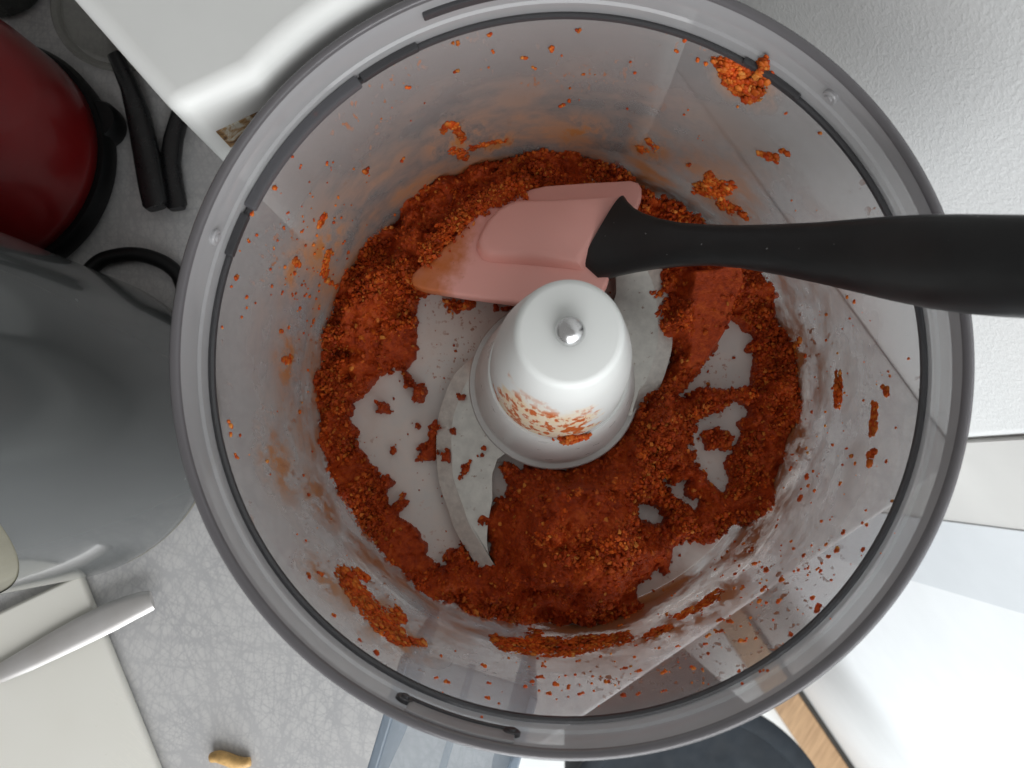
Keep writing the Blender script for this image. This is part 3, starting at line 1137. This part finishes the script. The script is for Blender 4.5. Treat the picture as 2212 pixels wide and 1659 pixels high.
# bigger ragged clods among the grains
big = rng.choice(len(cs_), 1900, replace=False)
VARS3 = []
for k in range(12):
    f = np.array([1 + 0.6 * mnoise.noise(Vector(v * 1.6) + Vector((k * 7.7, 3, 0))) + 0.55 * mnoise.noise(Vector(v * 3.6) + Vector((0, k * 4.1, 8)))
                  + 0.3 * mnoise.noise(Vector(v * 8) + Vector((k, k, k))) for v in ICO_V])[:, None]
    VARS3.append(ICO_V * f * np.array([1, rng.uniform(.55, .9), rng.uniform(.5, .8)]))
bv, bf = grains(cs_[big] - np.array([0, 0, .3]), 0.7 + 0.85 * rng.random(1900) ** 2, VARS3, ICO_F)
go = bulk('paste_clods', bv, bf, M['paste'], ps)
go['kind'] = 'stuff'
# a few crumbs lying on the bare floor and blade
cr = []
for _ in range(420):
    a, r = rng.uniform(0, 6.28), 29 + 50 * rng.random() ** 0.7
    x, y = r * math.cos(a), r * math.sin(a)
    cr.append((x, y))
cr = np.array(cr)
hh, ss, _, _ = paste_height(cr[:, 0], cr[:, 1])
cr = cr[(ss < -2) & (ss > -90)]
k = rng.random(len(cr)) < 0.8
cr = cr[k]
gv, gf = grains(np.stack([cr[:, 0], cr[:, 1], np.full(len(cr), 0.4)], 1), 0.2 + 0.55 * rng.random(len(cr)) ** 3)
go = bulk('loose_crumbs', gv, gf, M['grain'], ps)
go['kind'] = 'stuff'

# --- clumps on the wall
def wall_frame(p):
    a = math.atan2(p.y, p.x)
    nrm = Vector((-math.cos(a), -math.sin(a), 0.06)).normalized()
    tan = Vector((-math.sin(a), math.cos(a), 0))
    return nrm, tan, nrm.cross(tan)


def wall_clump(name, label, strokes, thick=1.0, dens=1.0, mat='wall_grain', cat='paste clump', top=True):
    """strokes: list of (px, py, half-width px) polylines on the inner wall"""
    C, Rr = [], []
    for st in strokes:
        for i in range(max(1, len(st) - 1)):
            a = np.array(st[i], float)
            b = np.array(st[min(i + 1, len(st) - 1)], float)
            L = np.linalg.norm((b - a)[:2])
            n = int((L + 2 * max(a[2], b[2])) * max(a[2], b[2]) * 2 * 0.050 * dens) + 3
            for _ in range(n):
                t = rng.random()
                c = a + (b - a) * t
                rr = c[2] * math.sqrt(rng.random())
                th = rng.uniform(0, 6.283)
                p = UW(c[0] + rr * math.cos(th), c[1] + rr * math.sin(th))
                nrm, tan, bi = wall_frame(p)
                edge = 1 - rr / max(c[2], 1e-3)
                out = thick * edge * rng.random() * 1.6
                C.append(p + nrm * out)
                Rr.append((0.45 + 0.75 * rng.random() ** 2) * (0.75 + 0.5 * edge))
    V, F = grains(C, [r_ * rng.uniform(.55, 1.05) for r_ in Rr], VARS2, ICO_F)
    kk = [i for i in range(len(C)) if rng.random() < 0.5]
    V2, F2 = grains([C[i] for i in kk], [Rr[i] * rng.uniform(.45, .7) for i in kk], VARS, ICO1_F)
    V, F = np.concatenate([V, V2]), np.concatenate([F, F2 + len(V)])
    # squash against the wall: nothing sticks out behind it
    rad = np.hypot(V[:, 0], V[:, 1])
    lim = np.array([rwall(z) for z in V[:, 2]]) - 0.05
    k = (lim - np.maximum(0, lim - rad) * 0.5) / rad
    V[:, 0] *= k
    V[:, 1] *= k
    o0 = np.mean(V, 0)
    o = bulk(name, V - o0, F, M[mat])
    o.location = Vector(o0) * S
    return tag(o, label, cat, 'paste clumps stuck to the bowl wall')


wall_clump('paste_clump', 'ragged orange paste clump hanging highest on the wall at the upper right rim',
           [[(1560, 135, 14), (1590, 165, 34), (1630, 185, 36)], [(1640, 160, 18), (1655, 128, 9)], [(1640, 160, 12), (1668, 165, 9)], [(1620, 205, 18)], [(1540, 128, 5), (1565, 140, 6)]], 3.2, 1.5)
wall_clump('paste_clump', 'small dark orange clump below the highest clump, close to the spatula handle side',
           [[(1640, 330, 6), (1680, 342, 9)], [(1688, 325, 4), (1705, 330, 2)]], 1.2, 1.4)
wall_clump('paste_clump', 'broad smeared orange clump just above the black spatula neck',
           [[(1505, 405, 14), (1545, 410, 20), (1575, 405, 16)], [(1530, 375, 9), (1540, 395, 14)], [(1550, 430, 12), (1585, 455, 12)], [(1590, 450, 8), (1618, 472, 6)]], 0.9, 1.2)
wall_clump('paste_clump', 'hook-shaped orange smear on the shaded upper wall left of the blade tip',
           [[(955, 285, 8), (965, 268, 8), (985, 272, 9)], [(985, 275, 8), (998, 300, 9)], [(975, 325, 10), (1005, 335, 12)], [(1015, 320, 6), (1040, 312, 6), (1095, 302, 5)]], 0.7, 1.2)
wall_clump('paste_clump', 'long thick orange streak on the wall at the lower left',
           [[(735, 1232, 14), (760, 1265, 22), (785, 1300, 24), (830, 1350, 24), (860, 1375, 20)], [(760, 1232, 14), (790, 1250, 8)], [(850, 1325, 22), (870, 1340, 8)], [(860, 1385, 10), (915, 1390, 8)]], 1.6, 1.2)
wall_clump('paste_clump', 'long crumbly orange band on the wall below the main heap',
           [[(1065, 1378, 9), (1090, 1395, 16), (1150, 1395, 22), (1220, 1400, 24), (1270, 1392, 20), (1310, 1385, 14), (1360, 1378, 16)], [(1140, 1365, 10), (1170, 1375, 10)]], 2.2, 1.3)
wall_clump('paste_clump', 'short orange bar right of the long crumbly band',
           [[(1395, 1378, 8), (1420, 1365, 10), (1450, 1355, 5)]], 1.2, 1.4)
wall_clump('paste_clump', 'slanted orange streak on the wall at the lower right among specks',
           [[(1480, 1325, 8), (1515, 1310, 10), (1555, 1280, 12)], [(1440, 1330, 5), (1480, 1335, 6)]], 1.0, 1.3)
wall_clump('paste_clump', 'upright dark orange bar on the right wall below the spatula handle',
           [[(1812, 805, 8), (1812, 845, 9), (1810, 880, 9)]], 1.4, 1.6)
wall_clump('paste_clump', 'thin upright orange chain nearest the right-hand rim',
           [[(1890, 875, 7), (1890, 910, 9), (1886, 935, 5)], [(1880, 985, 7), (1890, 975, 6)], [(1880, 1000, 6)]], 1.0, 1.5)
wall_clump('paste_clump', 'y-shaped orange fleck beside the right-hand rim',
           [[(1918, 855, 5), (1914, 838, 5)], [(1908, 835, 4)]], 0.8, 1.6)
wall_clump('paste_clump', 'bright orange streak on the left wall above the heap',
           [[(700, 465, 6), (688, 490, 5)], [(712, 540, 6), (702, 570, 8), (700, 590, 8)], [(700, 600, 6), (728, 622, 4)]], 0.6, 1.2)
wall_clump('paste_clump', 'small orange star-shaped fleck on the left wall',
           [[(636, 560, 5), (643, 575, 9)], [(636, 590, 3)]], 0.7, 1.4)
wall_clump('paste_clump', 'orange smudge low on the left wall at mid height of the picture',
           [[(612, 780, 7), (628, 775, 9)], [(608, 715, 5)]], 0.4, 1.0)
wall_clump('paste_clump', 'orange smear on the upper wall right of the housing edge line',
           [[(1378, 318, 7), (1392, 325, 9)], [(1398, 300, 5), (1415, 322, 8)]], 0.5, 1.1)
wall_clump('paste_clump', 'orange ridge on the right wall where the heap climbs it',
           [[(1700, 770, 6), (1712, 755, 5), (1728, 735, 5)], [(1705, 790, 8), (1715, 800, 7)]], 0.9, 1.3)

# --- specks: too small and too many to count
SP = [(683, 246, 9), (695, 240, 6), (592, 402, 8), (790, 368, 9), (868, 345, 6), (880, 188, 6), (1057, 74, 6), (1062, 110, 5), (984, 92, 7), (984, 152, 6), (1190, 103, 9),
      (1132, 122, 7), (1155, 145, 5), (1248, 64, 6), (1212, 225, 7), (1226, 217, 6), (1478, 86, 7), (1260, 160, 4), (620, 268, 5), (648, 360, 4), (704, 352, 5), (730, 425, 4),
      (508, 600, 7), (540, 463, 7), (535, 520, 5), (478, 705, 4), (494, 915, 8), (496, 940, 6), (518, 943, 5), (508, 985, 6), (530, 665, 4), (645, 890, 6), (575, 995, 6),
      (1697, 243, 4), (1770, 285, 5), (1490, 355, 6), (1460, 110, 5), (1510, 130, 6), (1525, 135, 6), (1740, 770, 6), (1700, 730, 5), (1745, 1030, 8), (1728, 1080, 8), (1760, 1290, 8),
      (1770, 1315, 10), (1685, 1300, 7), (1650, 1275, 8), (1655, 1235, 8), (1630, 1220, 7), (1605, 1270, 6), (1690, 1255, 7), (1790, 1205, 6), (1810, 1190, 7), (1825, 1150, 6), (1600, 1385, 7),
      (1575, 1345, 7), (1555, 1340, 6), (1500, 1445, 6), (1435, 1455, 7), (1380, 1500, 5), (1350, 1505, 7), (1375, 1395, 4), (1300, 1420, 5), (1225, 1420, 6), (1200, 1480, 7), (1185, 1500, 6),
      (1165, 1465, 7), (1150, 1475, 6), (1175, 1440, 5), (1045, 1440, 7), (1050, 1510, 6), (955, 1420, 5), (965, 1475, 6), (940, 1465, 5), (812, 1412, 8), (775, 1385, 5), (720, 1330, 6), (690, 1240, 7),
      (665, 1245, 7), (1380, 1450, 6), (1255, 1500, 6), (1310, 1475, 7), (1530, 1375, 6), (1560, 1365, 6), (1640, 1300, 6), (1625, 1190, 6), (1865, 1190, 6), (1875, 1135, 5), (1840, 990, 6), (1830, 970, 4),
      (1920, 800, 4), (1925, 810, 4), (1830, 640, 5), (1838, 690, 4), (1845, 650, 5)]
C, Rr = [], []


def speck(px, py, rpx):
    p = UW(px, py)
    nrm, tan, bi = wall_frame(p)
    d = (Vector(CAM) - p).length
    r = rpx * d / FPX
    m = 1 if rpx < 4 else (2 if rpx < 6 else 3)
    for _ in range(m):
        q = p + tan * rng.uniform(-.75, .75) * r * (m > 1) + bi * rng.uniform(-.75, .75) * r * (m > 1) + nrm * 0.2
        C.append(q)
        Rr.append(r * (0.95 if m == 1 else 0.62) * rng.uniform(.8, 1.1))


for s in SP:
    speck(*s)
for _ in range(150):                                             # lower right: thick with specks
    speck(rng.normal(1640, 130), rng.normal(1290, 110), 1.5 + 5 * rng.random() ** 2.5)
for _ in range(70):
    a = rng.uniform(0, 6.28)
    speck(1215 + 660 * math.cos(a) * rng.uniform(.85, 1.08), 810 + 650 * math.sin(a) * rng.uniform(.85, 1.08), 1.3 + 4 * rng.random() ** 3)
for _ in range(60):
    speck(rng.normal(1260, 150), rng.normal(1455, 40), 1.5 + 4 * rng.random() ** 2)
for _ in range(90):
    speck(rng.normal(1800, 70), rng.normal(1000, 150), 1.2 + 4 * rng.random() ** 2.5)
for _ in range(110):
    speck(rng.normal(680, 60), rng.normal(560, 120), 1.3 + 4 * rng.random() ** 2)
keepc = [i for i, c in enumerate(C) if c.z < 84 and c.z > 3]
V, F = grains([C[i] for i in keepc], [Rr[i] for i in keepc], VARS2, ICO_F)
rad = np.hypot(V[:, 0], V[:, 1])
lim = np.array([rwall(z) for z in V[:, 2]]) - 0.05
k = np.minimum(1, lim / rad)
V[:, 0] *= k
V[:, 1] *= k
so = bulk('paste_specks', V, F, M['wall_grain'])
so['kind'] = 'stuff'
tag(so, 'scattered orange paste specks splashed over the clear bowl wall', 'paste specks')

# clump on the hub foot
C = [Vector((*U(1232 + rng.normal(0, 13), 920 + rng.normal(0, 7), 45), 44.5 + rng.random() * 1.4)) for _ in range(130)]
C += [Vector((*U(1222 + rng.normal(0, 6), 906 + rng.normal(0, 7), 50), 46 + rng.random() * 5)) for _ in range(60)]
for c in C:
    rr_ = math.hypot(c.x, c.y)
    k_ = max(1.0, (19.6 + 1.4 * rng.random()) / rr_)
    c.x *= k_
    c.y *= k_
V, F = grains(C, 0.5 + 0.6 * rng.random(len(C)), VARS, ICO1_F)
o0 = V.mean(0)
o = bulk('paste_clump', V - o0, F, M['wall_grain'])
o.location = Vector(o0) * S
tag(o, 'small orange paste clump on the foot of the white hub', 'paste clump')

# ================================================================== SPATULA
spt = thing('spatula', 'pink silicone spatula with black handle resting in the bowl and over its rim', 'spatula', (30, 40, 30))


def zhead(px, py):                            # tilted plane of the head: falls to the tip and to the far edge
    x, y = U(px, py, 25)
    return 27 + 0.16 * (x + 5) - 0.26 * (y - 42)


def HP(px, py, dz=0.0):
    z = zhead(px, py)
    for _ in range(4):
        x, y = U(px, py, z)
        z = 27 + 0.16 * (x + 5) - 0.26 * (y - 42)
    x, y = U(px, py, z + dz)
    return Vector((x, y, z + dz))


head_px = [z2(215, 1110), z2(225, 1070), z2(330, 970), z2(500, 830), z2(620, 690), z2(740, 555), z2(900, 490), z2(1080, 448), z2(1200, 422), z2(1500, 402), z2(1700, 393), z2(1820, 386), z2(1868, 402), z2(1890, 440),
           z2(1890, 500), z2(1850, 590), z2(1760, 760), z2(1700, 900), z2(1640, 1130), z2(1560, 1290), z2(1480, 1330), z2(1020, 1278), z2(600, 1222), z2(300, 1172), z2(230, 1145)]
top = [HP(*p) for p in head_px]
cen = sum(top, Vector()) / len(top)
nh = Vector((-0.16, 0.26, 1)).normalized()
ins = lambda L, k: [p + (cen - p).normalized() * k for p in L]
secs = [[p - nh * 4.2 for p in ins(top, 1.2)], [p - nh * 3.6 for p in ins(top, .3)], [p - nh * 0.8 for p in top], [p - nh * .2 for p in ins(top, .35)], ins(top, 1.2)]
V, F = loft(secs)
hd_ = mesh('head', V, F, M['pink'], spt, smooth=50)
rid_px = [z2(690, 880), z2(705, 830), z2(760, 720), z2(830, 640), z2(900, 590), z2(990, 553), z2(1300, 548), z2(1770, 547), z2(1720, 640), z2(1620, 800), z2(1505, 985), z2(1462, 1042), z2(1100, 1005), z2(800, 985), z2(740, 965), z2(705, 920)]
rt = [HP(*p) for p in rid_px]
rc = sum(rt, Vector()) / len(rt)
insr = lambda L, k: [p + (rc - p).normalized() * k for p in L]
sd_dir = Vector((0, -1, -0.26)).normalized()
secs = [[p - nh * 1.0 for p in rt], [p + nh * 0.2 for p in rt], [p + nh * 2.6 for p in insr(rt, 0.9)], [p + nh * 3.9 for p in insr(rt, 2.0)], [p + nh * 4.2 for p in insr(rt, 3.2)]]
V, F = loft(secs)
mesh('spine', V, F, M['pink'], hd_, smooth=50)

# handle: rolled rounded section, lofted from neck to grip
top_e = [z3(310, 238), z3(345, 272), z3(380, 292), z3(480, 325), z3(600, 345), z3(800, 355), z3(1000, 352), z3(1200, 345), z3(1560, 318), z3(1800, 308), z3(2212, 316)]
bot_e = [z3(190, 617), z3(225, 603), z3(250, 595), z3(350, 572), z3(500, 550), z3(700, 543), z3(850, 555), z3(1000, 580), z3(1300, 645), z3(1500, 695), z3(1700, 740), z3(1900, 770), z3(2212, 798)]


def edge_at(E_, x):
    xs = [p[0] for p in E_]
    return float(np.interp(x, xs, [p[1] for p in E_]))


stations = [(1262, 1348), (1293, 1353), (1330, 1371), (1370, 1394), (1415, 1427), (1470, 1474)] + [(x, x) for x in (1530, 1600, 1680, 1760, 1840, 1920, 2000, 2080, 2160, 2240, 2330, 2420)]
secs = []
for i, (sx, xt_) in enumerate(stations):
    yt, yb = edge_at(top_e, xt_), edge_at(bot_e, sx)
    if i == 0:
        yt, yb = 437, 586
    z = 33 + 82 * ((sx - 1290) / (2050 - 1290)) if sx < 2050 else 115 + (sx - 2050) * 0.075
    xb_ = sx
    pt, pb = U3(xt_, yt, z - 1.5), U3(xb_, yb, z - 4.5)
    w = (pt - pb).length / 2
    c = (pt + pb) / 2 + Vector((0, 0, 1.2 + max(0.0, 2.8 - i)))
    th = min(7.0, 4.4 + 0.0030 * (sx - 1290))
    u = (pt - pb).normalized()
    fwd = Vector((1, 0, 0.55)).normalized()
    v = fwd.cross(u).normalized()
    if v.z < 0:
        v = -v
    ex = 3.2 if i < 5 else 2.6
    ring = []
    for q_ in range(28):
        a = 2 * math.pi * q_ / 28
        ca, sa = math.cos(a), math.sin(a)
        sh = 1.0
        ring.append(c + u * w * math.copysign(abs(ca) ** (2 / ex), ca) + v * th * math.copysign(abs(sa) ** (2 / ex), sa) + u * (0.16 * th * sa))
    secs.append(ring)
V, F = loft(secs)
mesh('handle', V, F, M['grip'], spt, smooth=50)

# paste lying on the far edge of the head
C, Rr = [], []
for _ in range(1500):
    t = rng.random()
    e = spline([z2(330, 960), z2(560, 720), z2(760, 560), z2(900, 500), z2(1070, 440)], 10)
    p = e[int(t * (len(e) - 1))]
    w = rng.random() ** 1.3
    p = np.array(p) + rng.normal(0, 7, 2) + np.array([0.4, 0.8]) * (w * 34 - 24)
    C.append(HP(p[0], p[1], 0.4 + (1 - w) * rng.random() * 1.6))
    Rr.append(0.4 + 0.6 * rng.random() ** 2)
V, F = grains(C, Rr, VARS, ICO1_F)
o0 = V.mean(0)
o = bulk('paste_clump', V - o0, F, M['grain'], smooth=False)
o.location = Vector(o0) * S
tag(o, 'crumbly paste lying along the far edge of the pink spatula head', 'paste clump')

# ================================================================== THINGS ON THE COUNTER
# red pot
pc = (-231.0, 97.0)
rp = thing('red_pot', 'glossy dark red round pot on a black foot at the upper left', 'pot', (pc[0], pc[1], ZC))
V, F = lathe([(0.1, ZC + .4), (48, ZC + .4), (51.5, ZC + 3), (52, ZC + 9), (50.5, ZC + 12), (47, ZC + 12)], 80, pc)
ft = mesh('foot', V, F, M['black_plastic'], rp)
V, F = lathe([(47, ZC + 11), (48.6, ZC + 12.5), (49.2, ZC + 20), (48.5, -5), (46, 20), (42, 38), (34, 50), (20, 56), (0.1, 58)], 96, pc)
mesh('body', V, F, M['red'], rp, smooth=70)
V, F = lathe([(0.1, 0), (8.5, 0), (9, 2), (9, 8), (8, 10), (0.1, 10)], 32, (pc[0] + 45.5, pc[1] + 16))
mesh('lug', [(a, b, c + ZC + 1.2) for a, b, c in V], F, M['black_plastic'], ft)

# smoked grey jug
jc = (-191.0, -11.0)
jg = thing('jug', 'glossy dark grey plastic jug standing on the counter left of the bowl', 'jug', (jc[0], jc[1], ZC))
V, F = [], []
nA, nZ = 96, 18
for i in range(nA):
    a = 2 * math.pi * i / nA
    yr = 60 * math.sin(a)
    zt = min(104.0, max(22.0, 30 + 1.9 * (yr + 53))) if math.cos(a) > -0.2 else 104.0
    for kz in range(nZ):
        t = kz / (nZ - 1)
        z = ZC + .4 + (zt - ZC - .4) * t
        hh_ = (z - ZC) / 125
        r = 56.5 + 4 * min(1, (z - ZC) / 7) ** 0.5 - 3.0 * hh_
        V.append((jc[0] + r * math.cos(a), jc[1] + r * math.sin(a), z))
for i in range(nA):
    j = (i + 1) % nA
    for kz in range(nZ - 1):
        F.append((i * nZ + kz, j * nZ + kz, j * nZ + kz + 1, i * nZ + kz + 1))
mesh('body', V, F, M['smoke'], jg, smooth=60)
V, F = lathe([(59.8, ZC + 4), (58.3, 30), (56.6, 103), (51, 107), (0.1, 110)], 96, jc)
mesh('lid', V, F, M['olive'], jg, smooth=50)

# power cord
pts = [U3(150, 640, ZC + 3.2), U3(205, 572, ZC + 3.2), U3(250, 553, ZC + 3.2), U3(300, 550, ZC + 3.2), U3(345, 563, ZC + 3.2), U3(375, 583, ZC + 3.2), U3(392, 610, ZC + 3.2), U3(420, 700, ZC + 3.2)]
V, F = tube(spline(pts, 8), 3.0)
tag(mesh('power_cord', V, F, M['black_plastic'], loc=pts[0]), 'black power cord curving over the counter between jug and bowl', 'cord')

# two black handles under the housing
def utensil(label, P, z, hw, th):
    ps_ = [U3(*p, z) for p in P]
    secs = []
    for i, p in enumerate(ps_):
        d = (ps_[min(i + 1, len(ps_) - 1)] - ps_[max(0, i - 1)]).normalized()
        u = d.cross(Vector((0, 0, 1))).normalized()
        secs.append([p + u * hw[i] * math.copysign(abs(math.cos(a)) ** .6, math.cos(a)) + Vector((0, 0, 1)) * th * math.copysign(abs(math.sin(a)) ** .6, math.sin(a)) for a in [2 * math.pi * q / 20 for q in range(20)]])
    V, F = loft(secs)
    tag(mesh('utensil_handle', V, F, M['black_gloss'], loc=ps_[0]), label, 'utensil', 'black utensil handles by the housing')


utensil('black plastic utensil handle nearer the red pot, sticking out from under the housing',
        [(250, 120), (282, 190), (300, 250), (318, 340), (328, 400), (336, 442), (338, 450)], ZC + 8, [3, 3.8, 4.8, 5.2, 5.2, 4.9, 3.6], 2.8)
utensil('shorter black plastic utensil handle nearer the bowl, tucked under the other one',
        [(395, 230), (375, 300), (368, 350), (373, 400), (382, 444), (383, 452)], ZC + 4.2, [3.6, 4, 4.2, 4.4, 4.2, 3.0], 2.2)

# glass saucer behind the pot
gc = U(272, 0, ZC + 4)
gp = thing('glass_saucer', 'small pale glass saucer lying behind the white housing', 'saucer', (gc[0], gc[1], ZC))
V, F = lathe([(0.1, ZC + 1), (25, ZC + 1), (28.5, ZC + 3)], 64, gc)
mesh('dish', V, F, M['plate_glass'], gp)
V, F = lathe([(28.2, ZC + 2), (29.2, ZC + 5.6), (30.8, ZC + 6.2), (32, ZC + 5), (31.4, ZC + 2.6), (29.6, ZC + 1)], 64, gc, closed=True)
mesh('rim', V, F, M['plate_glass'], gp)

# dark shape added in place of the shadow in the corner
gb = U(18, -48, ZC)
bt = thing('shadow_prop', 'added dark green shape standing in for shadow at the top left corner', 'shadow_prop', (gb[0], gb[1], ZC))
V, F = lathe([(0.1, ZC + .4), (18, ZC + .4), (20, ZC + 3), (20, 30), (18, 42), (9, 52), (8, 60)], 48, gb)
mesh('body', V, F, plain('shadow_dark_green', (0.008, 0.014, 0.010), 0.25, 0.2, 50), bt, smooth=60)  # dark colour stands in for the shaded counter here
V, F = lathe([(8.4, 60), (9, 61), (9, 70), (8, 72), (0.1, 72)], 32, gb)
mesh('cap', V, F, M['black_plastic'], bt)

# cutting board with a table knife
p0, p1 = Vector((*U(183, 1270, -40.5), 0)), Vector((*U(340, 1659, -40.5), 0))
d = (p1 - p0).normalized()
l = Vector((d.y, -d.x, 0))
if l.x > 0:
    l = -l
a = p0 - d * 6
b = p1 + d * 120
bpoly = [(a.x, a.y), (b.x, b.y), (b.x + l.x * 200, b.y + l.y * 200), (a.x + l.x * 200, a.y + l.y * 200)]
V, F = prism(bpoly, ZC + .4, -40.5)
tag(mesh('cutting_board', V, F, M['board'], bevel=1.5, loc=(a.x, a.y, ZC)), 'cream plastic cutting board with fine scratches at the lower left', 'cutting board')
kn = [(-30, 1462, 3.4), (0, 1455, 4.3), (60, 1425, 5.4), (120, 1393, 6.2), (180, 1362, 6.7), (240, 1332, 6.8), (280, 1314, 6.1), (310, 1302, 5.4), (326, 1297, 4.7), (329, 1296, 4.3)]
secs = []
ks = [U3(x, y, -38.6) for x, y, w in kn]
for i, (p, (x, y, w)) in enumerate(zip(ks, kn)):
    dd = (ks[min(i + 1, len(ks) - 1)] - ks[max(0, i - 1)]).normalized()
    u = dd.cross(Vector((0, 0, 1)))
    w *= 0.82
    secs.append([p + u * w * cx_ + Vector((0, 0, 1)) * cz_ for cx_, cz_ in ((-1, 0.0), (-.93, .45), (-.55, .9), (0, 1.1), (.55, .9), (.93, .45), (1, 0), (.85, -.7), (0, -1.1), (-.85, -.7))])
V, F = loft(secs)
tag(mesh('table_knife', V, F, M['silver'], smooth=50, loc=ks[0]), 'satin steel table knife handle lying across the cutting board edge', 'knife')

# crust bit on the counter
pts = [U3(456, 1637, ZC + 2), U3(470, 1634, ZC + 2.4), U3(486, 1638, ZC + 2.6), U3(505, 1645, ZC + 2.4), U3(525, 1648, ZC + 2.2), U3(541, 1645, ZC + 1.8)]
pp = spline(pts, 4)
V, F = tube(pp, [1.0 + 1.4 * math.sin(math.pi * min(1, .12 + .8 * i / (len(pp) - 1))) ** .6 for i in range(len(pp))], 12)
tag(mesh('crust_piece', V, F, M['noodle'], smooth=80, loc=pts[0]), 'small curved golden crust piece on the counter near the bottom edge', 'crumb')

for o in bpy.data.objects:
    if 'o0' in o:
        del o['o0']
